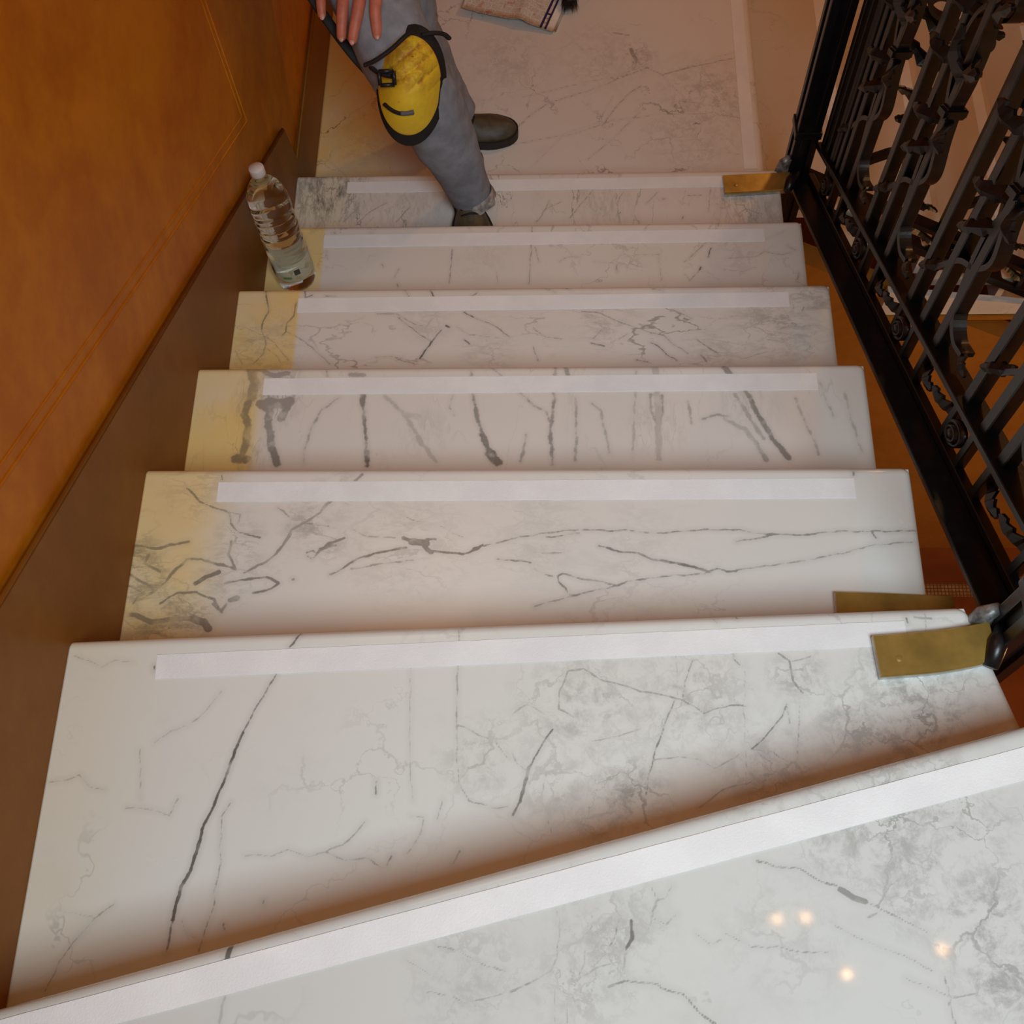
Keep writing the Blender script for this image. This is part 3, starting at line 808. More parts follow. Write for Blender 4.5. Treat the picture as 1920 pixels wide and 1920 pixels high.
for i in range(7):
    z = -(i - 2) * H
    mt = marble('marble_tread', **MP[i])
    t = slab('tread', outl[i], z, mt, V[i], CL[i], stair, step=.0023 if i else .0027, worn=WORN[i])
    # riser under the nosing
    FLc, FRc = np.array(outl[i][3]), np.array(outl[i][2])
    d = (FRc - FLc) / np.linalg.norm(FRc - FLc)
    nn = np.array((d[1], -d[0]))
    A, B = FLc + nn * .026, FRc + nn * .026 - d * (.012 if i != 0 else 0)
    if i in (0,):
        B = B - d * 0.03
    bm = bmesh.new()
    lo_z, hi_z = z - H, z - SLAB_T
    pl = [A, B, B + nn * .02, A + nn * .02]
    v0 = [bm.verts.new((q[0], q[1], lo_z)) for q in pl]
    v1 = [bm.verts.new((q[0], q[1], hi_z)) for q in pl]
    bm.faces.new(v0[::-1])
    bm.faces.new(v1)
    for k in range(4):
        bm.faces.new((v0[k], v0[(k + 1) % 4], v1[(k + 1) % 4], v1[k]))
    link('riser', bm_mesh('riser', bm), stair, M['plain_marble'])
    if i == 0:
        s0 = at_z((-40, 1948 - 38), z)[:2]
        A_ = at_z((230, 1850), z)[:2]
        B_ = at_z((1900, 1405), z)[:2]
        dd_ = (B_ - A_) / np.linalg.norm(B_ - A_)
        tape_strip(t, A_ - dd_ * .16, B_ + dd_ * .06, z, .035, seed=i)
    elif i == 1:
        tape_strip(t, (.121, -.3585), (1.108, -.3085), z, .034, seed=i)
    else:
        y0 = (i - 2) * G - (.0245 if i != 5 else .027)
        tape_strip(t, (TAPE_X[i][0], y0 - .001), (TAPE_X[i][1], y0 + .003), z, .0345, seed=i)
# landing slab: its right edge is the nosing of the next flight
mt = marble('marble_landing', **MP[7])
LB = 3.2
t = slab('landing_slab', [(0, 1.09), (0, LB), (W, LB), (W, 1.09)], LAND, mt, V[7], CL[7], stair, step=.005, round_right=False, worn=WORN[7])
tape_strip(t, (1.1815, LB), (1.1815, 1.285), LAND, .0355, seed=8)
t['label'] = 'wide pinkish grey marble landing slab'
bm = bmesh.new()
box_verts(bm, (1.155, 1.12, LAND - H), (1.175, LB, LAND - SLAB_T))
link('riser', bm_mesh('riser', bm), stair, M['plain_marble'])

# lower flight, going down to the right from the landing
stair2 = empty('staircase', (1.5, 2.0, LAND - H), 'lower flight of marble stairs going down behind the black railing', 'staircase')
lowm = marble('marble_lower_flight', 13, fine=.5, cloud=.5, traced=False, tint=(.72, .62, .52))  # same marble; tan tint puts the dim warm light into the colour
for k in range(1, 11):
    z = LAND - k * H
    x0 = 1.2 + (k - 1) * G - .03
    bm = bmesh.new()
    box_verts(bm, (x0, 1.28, z - SLAB_T), (x0 + G + .03, 2.6, z), .006)
    t = link('tread', bm_mesh('tread', bm), stair2, lowm)
    if k < 7:
        tape_strip(t, (x0 + G + .03 - .021, 2.47), (x0 + G + .03 - .021, 1.42), z, .0355, seed=20 + k)
    bm = bmesh.new()
    box_verts(bm, (x0 + G - .016, 1.302, z - H), (x0 + G + .004, 2.6, z - SLAB_T))
    link('riser', bm_mesh('riser', bm), stair2, M['plain_marble'])

# ------------------------------------------------------------------ wrought iron railings
class Rail:
    """Local frame of a railing: s along the run, k height above the nosing line, w across (towards the well)."""
    def __init__(self, fn, a_s, lat):
        self.fn, self.a_s, self.lat = fn, a_s, lat

    def __call__(self, q):
        return self.fn(q)


def map1(q):      # upper flight: s = y
    s, k, w = q
    return (1.295 + w, s, nose(s) + k)


def map2(q):      # lower flight: s = x
    s, k, w = q
    return (s, 1.245 - w, nose2(s) + k)


def bar_mesh(name, mp, s0, s1, k0, k1, w0, w1, bev=.0015):
    bm = bmesh.new()
    box_verts(bm, (s0, k0, w0), (s1, k1, w1), 0, mp)
    if bev:
        bmesh.ops.bevel(bm, geom=list(bm.edges), offset=bev, segments=1, affect='EDGES')
    return bm_mesh(name, bm)


def flat_sweep(bm, pts2, thick, wide, mp, taper=None, w_off=0.0, n=7):
    """Flat bar bent in the railing's plane: rectangle (thick in plane, wide across) along a curve in (s,k)."""
    c = catmull(pts2, n)
    rings = []
    m_ = len(c)
    for i, q in enumerate(c):
        t = c[min(i + 1, m_ - 1)] - c[max(i - 1, 0)]
        t /= max(1e-9, np.linalg.norm(t))
        nn = np.array((-t[1], t[0]))
        f = taper(i / (m_ - 1)) if taper else 1.0
        ring = []
        for a, b in ((-1, -1), (1, -1), (1, 1), (-1, 1)):
            p2 = q + nn * a * thick / 2 * f
            ring.append(bm.verts.new(mp((p2[0], p2[1], w_off + b * wide / 2 * max(f, .5)))))
        rings.append(ring)
    for i in range(m_ - 1):
        for k in range(4):
            bm.faces.new((rings[i][k], rings[i][(k + 1) % 4], rings[i + 1][(k + 1) % 4], rings[i + 1][k]))
    bm.faces.new(rings[0][::-1])
    bm.faces.new(rings[-1])


def leaf_shape(bm, base, tip, width, mp, bend=0.02, lobes=3, w_off=0.0, thick=.005):
    """Lobed iron leaf from base to tip in (s,k), curling out across the rail."""
    base, tip = np.array(base, float), np.array(tip, float)
    d = tip - base
    L = np.linalg.norm(d)
    d /= L
    nn = np.array((-d[1], d[0]))
    n = 13
    rows = []
    for side_z in (0, 1):
        grid = []
        for i in range(n + 1):
            t = i / n
            prof = (1 - t) ** .55 * min(1, .35 + t * 3.0)
            saw = 1 - .55 * (((t * lobes * 1.35) % 1))          # pointed lobes
            w = width / 2 * prof * saw + (.0015 if i < n else .0003)
            lift = bend * math.sin(t * PI * .9) ** 2 + bend * 1.3 * t * t
            row = []
            for j in (-1, -.45, 0, .45, 1):
                q = base + d * (L * t + (abs(j) * width * .10 if 0 < i < n else 0)) + nn * w * j
                zz = w_off + lift + (abs(j) - .3) * w * .45 + (thick if side_z else 0)
                row.append(bm.verts.new(mp((q[0], q[1], zz))))
            grid.append(row)
        rows.append(grid)
    a, b = rows
    for i in range(n):
        for j in range(4):
            bm.faces.new((a[i][j], a[i][j + 1], a[i + 1][j + 1], a[i + 1][j]))
            bm.faces.new((b[i][j], b[i + 1][j], b[i + 1][j + 1], b[i][j + 1]))
        bm.faces.new((a[i][0], a[i + 1][0], b[i + 1][0], b[i][0]))
        bm.faces.new((a[i][4], b[i][4], b[i + 1][4], a[i + 1][4]))
    for j in range(4):
        bm.faces.new((a[0][j], b[0][j], b[0][j + 1], a[0][j + 1]))
        bm.faces.new((a[n][j], a[n][j + 1], b[n][j + 1], b[n][j]))


def spiral(cx, cy, r0, r1, a0, turns, n=16):
    return [(cx + (r0 + (r1 - r0) * i / n) * math.cos(a0 + turns * 2 * PI * i / n), cy + (r0 + (r1 - r0) * i / n) * math.sin(a0 + turns * 2 * PI * i / n)) for i in range(n + 1)]


K_LOW0, K_LOW1, K_R2, K_TOP = -.052, -.040, .082, .90
PER = .3107


def railing(root, mp, s_list_motif, s_lo, s_hi, sdir):
    """Plates, rails, balusters and scroll panels of one railing. sdir=+1: period offsets run towards +s."""
    iron = M['iron']
    def put(name, me, parent=root, ds=0.0, base=0.0):
        o = link(name, me, parent, iron)
        if ds:
            a, b = Vector(mp((base + ds, 0, 0))), Vector(mp((base, 0, 0)))
            o.location = o.location + (a - b)
        return o
    put('bottom_plate', bar_mesh('bottom_plate', mp, s_lo, s_hi, K_LOW0, K_LOW1, -.066, -.020))
    put('bottom_rail', bar_mesh('bottom_rail', mp, s_lo, s_hi, K_LOW0, -.022, -.020, -.004))
    put('middle_rail', bar_mesh('middle_rail', mp, s_lo, s_hi, K_R2 - .008, K_R2 + .008, -.022, .022))
    put('upper_rail', bar_mesh('upper_rail', mp, s_lo, s_hi, K_TOP - .09, K_TOP - .076, -.018, .018))
    bm = bmesh.new()
    tube(bm, [(s_lo, K_TOP, 0), ((s_lo + s_hi) / 2, K_TOP, 0), (s_hi, K_TOP, 0)], [(.028, .02)] * 3, 12, True, mp)
    put('handrail', bm_mesh('handrail', bm, True))
    # prototypes at s = 0
    bal = bar_mesh('baluster', mp, -.0115, .0115, K_R2, K_TOP - .08, -.0115, .0115, .0018)
    sho = bar_mesh('short_baluster', mp, -.0085, .0085, -.03, K_R2, -.018, -.001, .0015)
    bm = bmesh.new()
    for r0, r1, th in ((.030, .022, .012), (.019, .013, .016)):
        ring = [bm.verts.new(mp((r * math.cos(2 * PI * k / 20), .030 + r * math.sin(2 * PI * k / 20), w))) for r, w in ((r0, -.012), (r0, -.012 - th), (r1, -.012 - th), (r1, -.010)) for k in range(20)]
        for b in range(3):
            for k in range(20):
                bm.faces.new((ring[b * 20 + k], ring[b * 20 + (k + 1) % 20], ring[(b + 1) * 20 + (k + 1) % 20], ring[(b + 1) * 20 + k]))
    lathe_c = [bm.verts.new(mp((.009 * math.cos(2 * PI * k / 12), .030 + .009 * math.sin(2 * PI * k / 12), -.030))) for k in range(12)]
    lathe_b = [bm.verts.new(mp((.022 * math.cos(2 * PI * k / 12), .030 + .022 * math.sin(2 * PI * k / 12), -.010))) for k in range(12)]
    bm.faces.new(lathe_c)
    for k in range(12):
        bm.faces.new((lathe_b[k], lathe_b[(k + 1) % 12], lathe_c[(k + 1) % 12], lathe_c[k]))
    ros = bm_mesh('rosette', bm, True)
    bm = bmesh.new()
    leaf_shape(bm, (-.075, .025), (.0, .045), .05, mp, -.012, 3, -.008)
    leaf_shape(bm, (.075, .025), (.0, .03), .05, mp, -.012, 3, -.008)
    fl = bm_mesh('frieze_leaf', bm)
    k_ = sdir
    bm = bmesh.new()
    flat_sweep(bm, [(0, .50), (.005 * k_, .43), (.022 * k_, .37), (.012 * k_, .26), (-.008 * k_, .185), (-.045 * k_, .148), (-.085 * k_, .145)], .012, .022, mp)
    st1 = bm_mesh('scroll', bm)
    bm = bmesh.new()
    flat_sweep(bm, [(0, .50), (-.012 * k_, .42), (-.03 * k_, .345), (.0, .305), (.05 * k_, .285), (.085 * k_, .25), (.115 * k_, .215)], .012, .022, mp)
    st2 = bm_mesh('scroll', bm)
    bm = bmesh.new()
    flat_sweep(bm, [(0, .47), (-.012 * k_, .56), (-.004 * k_, .66), (.03 * k_, .735)] + [(.03 * k_ + .034 * k_ - .034 * k_ * math.cos(a), .735 + .034 * math.sin(a) * (1 - a / 14)) for a in np.linspace(.5, 5.2, 9)], .011, .022, mp)
    st3 = bm_mesh('scroll', bm)
    bm = bmesh.new()
    flat_sweep(bm, [(0, .47), (.03 * k_, .53), (.05 * k_, .60), (.035 * k_, .67), (-.02 * k_, .715)] + [(-.045 * k_ + .03 * k_ * math.cos(a), .715 + .03 * math.sin(a)) for a in np.linspace(.4, 4.6, 8)], .011, .022, mp)
    st4 = bm_mesh('scroll', bm)
    bm = bmesh.new()
    box_verts(bm, (-.019, .468, -.019), (.019, .492, .019), 0, mp)
    bmesh.ops.bevel(bm, geom=list(bm.edges), offset=.004, segments=2, affect='EDGES')
    col = bm_mesh('collar', bm)
    leaves = []
    for args in (((-.07 * k_, .146), (-.135 * k_, .132), .034, -.010), ((.1 * k_, .235), (.15 * k_, .195), .038, -.012), ((.0, .455), (.09 * k_, .455), .055, -.02),
                 ((.0, .455), (-.085 * k_, .43), .055, -.02), ((.0, .40), (.07 * k_, .36), .05, -.02), ((.03 * k_, .56), (.12 * k_, .60), .06, -.022),
                 ((-.01 * k_, .58), (-.10 * k_, .60), .06, -.022), ((.03 * k_, .66), (.13 * k_, .70), .055, -.02), ((-.02 * k_, .67), (-.11 * k_, .73), .055, -.02), ((0, .52), (.01, .66), .06, -.024)):
        bm = bmesh.new()
        leaf_shape(bm, args[0], args[1], args[2], mp, args[3], 3, -.006)
        leaves.append(bm_mesh('leaf', bm))
    for s in s_list_motif:
        for off in (0.0, -.16 * k_, -.236 * k_):
            if s_lo + .05 < s + off < s_hi - .03:
                put('baluster', bal, ds=s + off)
                put('short_baluster', sho, ds=s + off)
        if s_lo + .1 < s < s_hi - .08:
            for nm, me in (('scroll', st1), ('scroll', st2), ('scroll', st3), ('scroll', st4), ('collar', col)):
                put(nm, me, ds=s)
            for me in leaves:
                put('leaf', me, ds=s)
        if s_lo + .05 < s - .197 * k_ < s_hi - .05:
            put('rosette', ros, ds=s - .197 * k_)
        if s_lo + .05 < s - .08 * k_ < s_hi - .05:
            put('frieze_leaf', fl, ds=s - .08 * k_)


def newel(root, x0, y0, x1, y1, z0, z1):
    bm = bmesh.new()
    box_verts(bm, (x0 + .008, y0 + .008, z0), (x1 - .008, y1 - .008, z1))
    for cx in (x0 + .009, x1 - .009):
        for cy in (y0 + .009, y1 - .009):
            box_verts(bm, (cx - .009, cy - .009, z0), (cx + .009, cy + .009, z1), .002)
    for zz in (z0 + .02, z0 + .45, z1 - .05):
        box_verts(bm, (x0 - .004, y0 - .004, zz), (x1 + .004, y1 + .004, zz + .022), .003)
    bmesh.ops.recalc_face_normals(bm, faces=bm.faces)
    o = link('newel_post', bm_mesh('newel_post', bm), root, M['iron'])
    bm = bmesh.new()
    lathe(bm, [(.002, 0), (.03, .004), (.034, .02), (.022, .034), (.03, .06), (.026, .085), (.004, .10)], ((x0 + x1) / 2, (y0 + y1) / 2, z1), seg=16)
    link('finial', bm_mesh('finial', bm, True), o, M['iron'])
    return o


def bracket(root, A, B, wdt, z, bend):
    """Brass-faced anchor plate lying on the tread from A (free end) to B (post)."""
    A, B = np.array(A, float), np.array(B, float)
    d = (B - A) / np.linalg.norm(B - A)
    nn = np.array((-d[1], d[0]))
    n = 10
    prof = [(-.5, 0), (.5, 0), (.5, .012), (.46, .0145), (-.46, .0145), (-.5, .012)]
    bm = bmesh.new()
    bs = bmesh.new()
    def build(bm_, prof_):
        rings = []
        for i in range(n + 1):
            t = i / n
            q = A + (B - A) * t + nn * bend * max(0, t - .35) ** 2
            w = wdt * (1 - .10 * max(0, t - .4))
            rings.append([bm_.verts.new((q[0] + nn[0] * w * a, q[1] + nn[1] * w * a, z + h_)) for a, h_ in prof_])
        m_ = len(prof_)
        for i in range(n):
            for k in range(m_):
                bm_.faces.new((rings[i][k], rings[i][(k + 1) % m_], rings[i + 1][(k + 1) % m_], rings[i + 1][k]))
        bm_.faces.new(rings[0][::-1])
        bm_.faces.new(rings[-1])
    build(bm, [(-.5, .009), (.5, .009), (.5, .013), (.47, .0155), (-.47, .0155), (-.5, .013)])
    build(bs, [(-.5, .0005), (.5, .0005), (.5, .0089), (-.5, .0089)])
    o = link('anchor_plate', bm_mesh('anchor_plate', bm), root, M['brass'])
    o['label'] = 'aged brass anchor plate'
    o2 = link('plate_edge', bm_mesh('plate_edge', bs), o, M['steel'])
    bm = bmesh.new()
    c = A + d * .027 - nn * .006
    lathe(bm, [(.0045, 0), (.0045, .0008), (.002, .0012)], (c[0], c[1], z + .0153), seg=12)
    link('screw', bm_mesh('screw', bm), o, M['brass'])
    return o


r1 = empty('railing', (1.29, 0.4, nose(0.4)), 'black wrought iron railing with scrolls and leaves along the open side of the upper flight', 'railing')
motifs1 = [.254 + PER * i for i in range(-3, 4)]
railing(r1, map1, motifs1, -.30, 1.15, 1)
for yy in (.985, 1.035, 1.085, 1.125):
    me = bar_mesh('baluster', map1, yy - .010, yy + .010, K_R2, K_TOP - .08, -.013, .011, .0018)
    link('baluster', me, r1, M['iron'])
newel(r1, 1.222, -.352, 1.276, -.298, H - .34, H + 1.0)
newel(r1, 1.222, 1.147, 1.278, 1.203, -4 * H - .35, -4 * H + 1.05)
bracket(r1, (1.064, -.361), (1.215, -.348), .056, H, .02)
bracket(r1, (1.059, 1.0865), (1.222, 1.095), .056, -4 * H, .0)
bracket(r1, (1.060, -.240), (1.23, -.245), .056, 0.0, .0)
# blackened claw joining the brass plate to the post, and the worn foot of the post
for (cx, cy, cz) in ((1.222, -.345, H), (1.226, 1.094, -4 * H)):
    bm = bmesh.new()
    tube(bm, [(cx - .016, cy - .03, cz + .012), (cx - .004, cy, cz + .019), (cx + .01, cy + .026, cz + .012)], [(.010, .010), (.013, .012), (.010, .010)], 10)
    o = link('plate_claw', bm_mesh('plate_claw', bm, True), r1, M['iron'])
for (cx, cy, cz) in ((1.206, -.305, H), (1.206, 1.150, -4 * H)):
    bm = bmesh.new()
    pts = [(cx, cy, cz - .035), (cx + .003, cy + .001, cz - .01), (cx + .006, cy + .002, cz + .012), (cx + .014, cy + .003, cz + .03)]
    tube(bm, pts, [(.012, .016), (.014, .018), (.012, .017), (.008, .010)], 12, fn=lambda t, a: 1 + .12 * math.sin(a * 3 + t * 9))
    o = link('post_foot', bm_mesh('post_foot', bm, True), r1, M['iron_worn'])
    o['label'] = 'grey worn metal foot'

r2 = empty('railing', (1.7, 1.245, nose2(1.7)), 'black wrought iron railing going down along the lower flight', 'railing')
motifs2 = [1.56 + PER * i for i in range(0, 6)]
railing(r2, map2, motifs2, 1.27, 3.2, -1)

# ------------------------------------------------------------------ water bottle
m, nt, p = new_mat('clear_plastic')
p.inputs['Base Color'].default_value = (0.97, 0.98, 0.97, 1)
p.inputs['Transmission Weight'].default_value = 1.0
p.inputs['Roughness'].default_value = 0.03
p.inputs['IOR'].default_value = 1.36
M['water'] = m
T5 = -3 * H
base = Vector((.074, .712, T5))
topq = Vector(at_z((481, 318), T5 + .312))
axis = (topq - base).normalized()
# keep the bottle standing almost plumb
axis = Vector((axis.x * .95, axis.y * .95, axis.z)).normalized()
bot = empty('water_bottle', base, 'clear plastic water bottle with white cap standing by the orange wall', 'bottle')
prof = [(.030, .001), (.040, .003), (.043, .012), (.0435, .03), (.0425, .034), (.0425, .088), (.0435, .092), (.0435, .098)]
z = .098
for i in range(5):
    prof += [(.0405, z + .007), (.0405, z + .011), (.0435, z + .017), (.0435, z + .021)]
    z += .021
prof += [(.0435, z + .012), (.0425, z + .028), (.039, z + .044), (.032, z + .060), (.022, z + .074), (.0145, z + .083), (.0135, z + .088), (.0135, z + .094)]
ztop = z + .094
bm = bmesh.new()
prof = [(r_, z_ * 1.045) for r_, z_ in prof]
ztop *= 1.045
lathe(bm, prof, base, axis, 56)
o = link('bottle_body', bm_mesh('bottle_body', bm, True), bot, M['water'])
bm = bmesh.new()
lathe(bm, [(.0150, ztop - .004), (.0156, ztop - .003), (.0156, ztop + .011), (.0148, ztop + .0135), (.0005, ztop + .014)], base, axis, 32)
o = link('bottle_cap', bm_mesh('bottle_cap', bm, True), bot, simple('white_cap', (.72, .66, .66), .45))
o['label'] = 'pale screw cap'
m, nt, p = new_mat('bottle_label')
cr = node(nt, 'ShaderNodeTexChecker')
v = node(nt, 'ShaderNodeTexCoord').outputs['Object']
a = noise_node(nt, v, 60, 2)
nt.links.new(mix_col(nt, ramp(nt, a, .50, .62), (.60, .62, .50), (.42, .46, .30)), p.inputs['Base Color'])
p.inputs['Alpha'].default_value = .62
p.inputs['Roughness'].default_value = .35
M['label'] = m
bm = bmesh.new()
lathe(bm, [(.0430, .036), (.0434, .037), (.0434, .085), (.0430, .086)], base, axis, 56, closed=False)
lb = link('bottle_label', bm_mesh('bottle_label', bm, True), bot, M['label'])
lb['label'] = 'pale translucent wrap label'
q = Vector((0, 0, 1)).rotation_difference(axis)
for (a0, a1, z0, z1, col) in ((-1.25, -.95, .055, .070, (.06, .07, .06)), (-1.9, -1.45, .046, .053, (.16, .26, .10)), (-2.7, -2.35, .05, .075, (.03, .05, .04))):
    vs, fs = [], []
    for i in range(7):
        a = a0 + (a1 - a0) * i / 6
        for zz in (z0, z1):
            vs.append(base + q @ Vector((.0438 * math.cos(a), .0438 * math.sin(a), zz)))
    for i in range(6):
        fs.append((2 * i, 2 * i + 2, 2 * i + 3, 2 * i + 1))
    link('label_print', mesh('label_print', vs, fs, True), lb, simple('label_ink', col, .5))

# ------------------------------------------------------------------ newspaper and brush on the landing
m, nt, p = new_mat('newsprint')
v = node(nt, 'ShaderNodeTexCoord').outputs['Object']
bk = node(nt, 'ShaderNodeTexBrick')
setin(bk, Color1=(.74, .69, .62, 1), Color2=(.68, .62, .56, 1), Mortar=(.82, .78, .72, 1), Scale=1.0, Mortar_Size=.0016, Brick_Width=.030, Row_Height=.021)
nt.links.new(v, bk.inputs['Vector'])
fine_ = noise_node(nt, v, 330, 2)
red = ramp(nt, noise_node(nt, v, 42, 1), .62, .68)
c1 = mix_col(nt, math_node(nt, 'MULTIPLY', ramp(nt, fine_, .45, .6), .35), bk.outputs['Color'], (.22, .2, .19))
c1 = mix_col(nt, math_node(nt, 'MULTIPLY', red, .55), c1, (.55, .17, .08))
nt.links.new(c1, p.inputs['Base Color'])
p.inputs['Roughness'].default_value = .8
M['news'] = m
m2 = simple('news_margin', (.84, .82, .78), .8)
ZP = LAND + .028
Pn = at_z((1037, 56), LAND + .016)
Pl = at_z((858, 8), LAND + .030)
e1 = np.array([Pl[0] - Pn[0], Pl[1] - Pn[1]])
L1 = .275
e1 = e1 / np.linalg.norm(e1)
e2 = np.array((-e1[1], e1[0]))
if e2[1] < 0:
    e2 = -e2
news = empty('newspaper', (Pn[0], Pn[1], LAND), 'folded newspaper page lying open on the marble landing behind the worker', 'newspaper')
R_news = math.atan2(e1[1], e1[0])


def sheet(name, u0, u1, v0, v1, lift, mat, parent, thick=.0015, nu=10, nv=10):
    vs, fs = [], []
    for k in (0, 1):
        for i in range(nu + 1):
            for j in range(nv + 1):
                a, b = u0 + (u1 - u0) * i / nu, v0 + (v1 - v0) * j / nv
                zz = .006 + .022 * (a / .275) * (1 - .5 * b / .3) + .006 * math.sin(a * 19) * math.cos(b * 14) + .010 * math.exp(-((a - .1) / .02) ** 2) + lift + (thick if k == 0 else 0)
                vs.append((a, b, zz))
    n = (nu + 1) * (nv + 1)
    for i in range(nu):
        for j in range(nv):
            a = i * (nv + 1) + j
            fs.append((a, a + nv + 1, a + nv + 2, a + 1))
            fs.append((n + a, n + a + 1, n + a + nv + 2, n + a + nv + 1))
    bord = [i * (nv + 1) for i in range(nu + 1)] + [nu * (nv + 1) + j for j in range(1, nv + 1)] + [i * (nv + 1) + nv for i in range(nu - 1, -1, -1)] + [j for j in range(nv - 1, 0, -1)]
    for i in range(len(bord)):
        a, b = bord[i], bord[(i + 1) % len(bord)]
        fs.append((a, b, n + b, n + a))
    me = mesh(name, vs, fs, True)
    o = bpy.data.objects.new(name, me)
    C.objects.link(o)
    me.materials.append(mat)
    o.parent = parent
    return o


flip = 1 if (e1[0] * e2[1] - e1[1] * e2[0]) > 0 else -1
news.rotation_euler = (0, 0, R_news)


def nsheet(name, u0, u1, v0, v1, lift, mat, parent, **kw):
    if flip < 0:
        v0, v1 = -v1, -v0
    return sheet(name, u0, u1, v0, v1, lift, mat, parent, **kw)


nsheet('under_page', -.006, .26, .008, .39, -.004, m2, news)
pg = nsheet('front_page', 0.0, .275, 0.0, .38, .0, M['news'], news, nu=30, nv=16)
mg = nsheet('page_margin', 0.0, .020, 0.0, .38, .0004, m2, pg, nu=4, nv=16)
navy = simple('navy_ink', (.022, .018, .10), .7)
white = simple('paper_white', (.62, .58, .54), .8)
for u0, u1, v0, v1 in ((.0215, .0265, .0, .13), (.0345, .041, .0, .13), (.0265, .0345, .054, .060)):
    nsheet('printed_frame', u0, u1, v0, v1, .0006, navy, pg, nu=2, nv=10)
for j in range(3):
    nsheet('printed_cell', .0268, .0342, .003 + j * .017, .017 + j * .017, .0006, white, pg, nu=2, nv=2)

# hand brush beside it
bc = at_z((1068, -3), LAND + .02)
brush = empty('hand_brush', (bc[0], bc[1], LAND), 'black bristly hand brush lying beside the newspaper', 'brush')
bm = bmesh.new()
tube(bm, [(bc[0] + .002, bc[1] - .03, LAND + .040), (bc[0], bc[1], LAND + .043), (bc[0] - .002, bc[1] + .06, LAND + .042), (bc[0], bc[1] + .12, LAND + .044)], [(.012, .008), (.019, .012), (.019, .012), (.012, .009)], 14)
link('brush_back', bm_mesh('brush_back', bm, True), brush, simple('black_wood', (.012, .011, .010), .4))
bm = bmesh.new()
for i in range(900):
    x = bc[0] + rnd.uniform(-.017, .017)
    y = bc[1] + rnd.uniform(-.03, .115)
    dx = (x - bc[0]) * .45 + rnd.gauss(0, .004)
    dy = -.012 if y < bc[1] else .0
    dy += rnd.gauss(0, .005)
    a = Vector((x, y, LAND + .036))
    b = Vector((x + dx, y + dy, LAND + rnd.uniform(.001, .006)))
    w = .0008
    v3 = [bm.verts.new(a + Vector((w, 0, 0))), bm.verts.new(a + Vector((-w, w, 0))), bm.verts.new(a + Vector((-w, -w, 0))), bm.verts.new(b)]
    for f in ((0, 1, 3), (1, 2, 3), (2, 0, 3)):
        bm.faces.new([v3[k] for k in f])
o = link('bristles', bm_mesh('bristles', bm), brush, simple('black_bristle', (.010, .009, .009), .6))
o['kind'] = 'stuff'

# ------------------------------------------------------------------ worker
M['skin'] = simple('skin', (.62, .19, .12), .5, 0, .12, 55, .12)
M['trouser'] = simple('grey_work_trousers', (.28, .305, .36), .85, 0, .16, 30, .35)
M['trouser_light'] = M['trouser']
M['black_cloth'] = simple('black_neoprene', (.012, .011, .012), .75, 0, .3, 40, .2)
M['boot'] = simple('worn_olive_leather', (.085, .07, .045), .5, 0, .35, 30, .3)
M['sole'] = simple('black_rubber_sole', (.016, .015, .014), .6)
M['shirt'] = simple('dark_work_shirt', (.05, .055, .07), .85, 0, .15, 30, .2)
M['hair'] = simple('brown_hair', (.05, .03, .018), .6, 0, .4, 80, .4)
M['buckle'] = simple('black_buckle', (.014, .014, .016), .35)
m, nt, p = new_mat('yellow_knee_pad')
v = pos(nt)
dirt = math_node(nt, 'ADD', math_node(nt, 'MULTIPLY', noise_node(nt, v, 26, 6, .65), .6), math_node(nt, 'MULTIPLY', noise_node(nt, v, 90, 4, .7), .4))
ca = node(nt, 'ShaderNodeAttribute', attribute_name='wear').outputs['Fac']
w_ = math_node(nt, 'MULTIPLY', ramp(nt, dirt, .38, .60), math_node(nt, 'ADD', math_node(nt, 'MULTIPLY', ca, .88), .14))
w_ = math_node(nt, 'MULTIPLY', w_, 1.15, None, True)
c_ = mix_col(nt, w_, (.95, .66, .03), (.46, .19, .02))
sp = ramp(nt, noise_node(nt, v, 48, 3, .5), .70, .74)
c_ = mix_col(nt, math_node(nt, 'MULTIPLY', sp, .8), c_, (.05, .04, .02))
nt.links.new(c_, p.inputs['Base Color'])
p.inputs['Roughness'].default_value = .62
M['pad'] = m

FZ = -4 * H
A_R = np.array((.438, 1.025, FZ + .085))
K_R = np.array((.350, .985, -.185))
H_R = np.array((.135, 1.41, .0))
A_L = np.array((.370, 1.425, LAND + .10))
K_L = np.array((.285, 1.37, -.40))
H_L = np.array((.300, 1.48, .02))
PEL = np.array((.220, 1.46, .06))


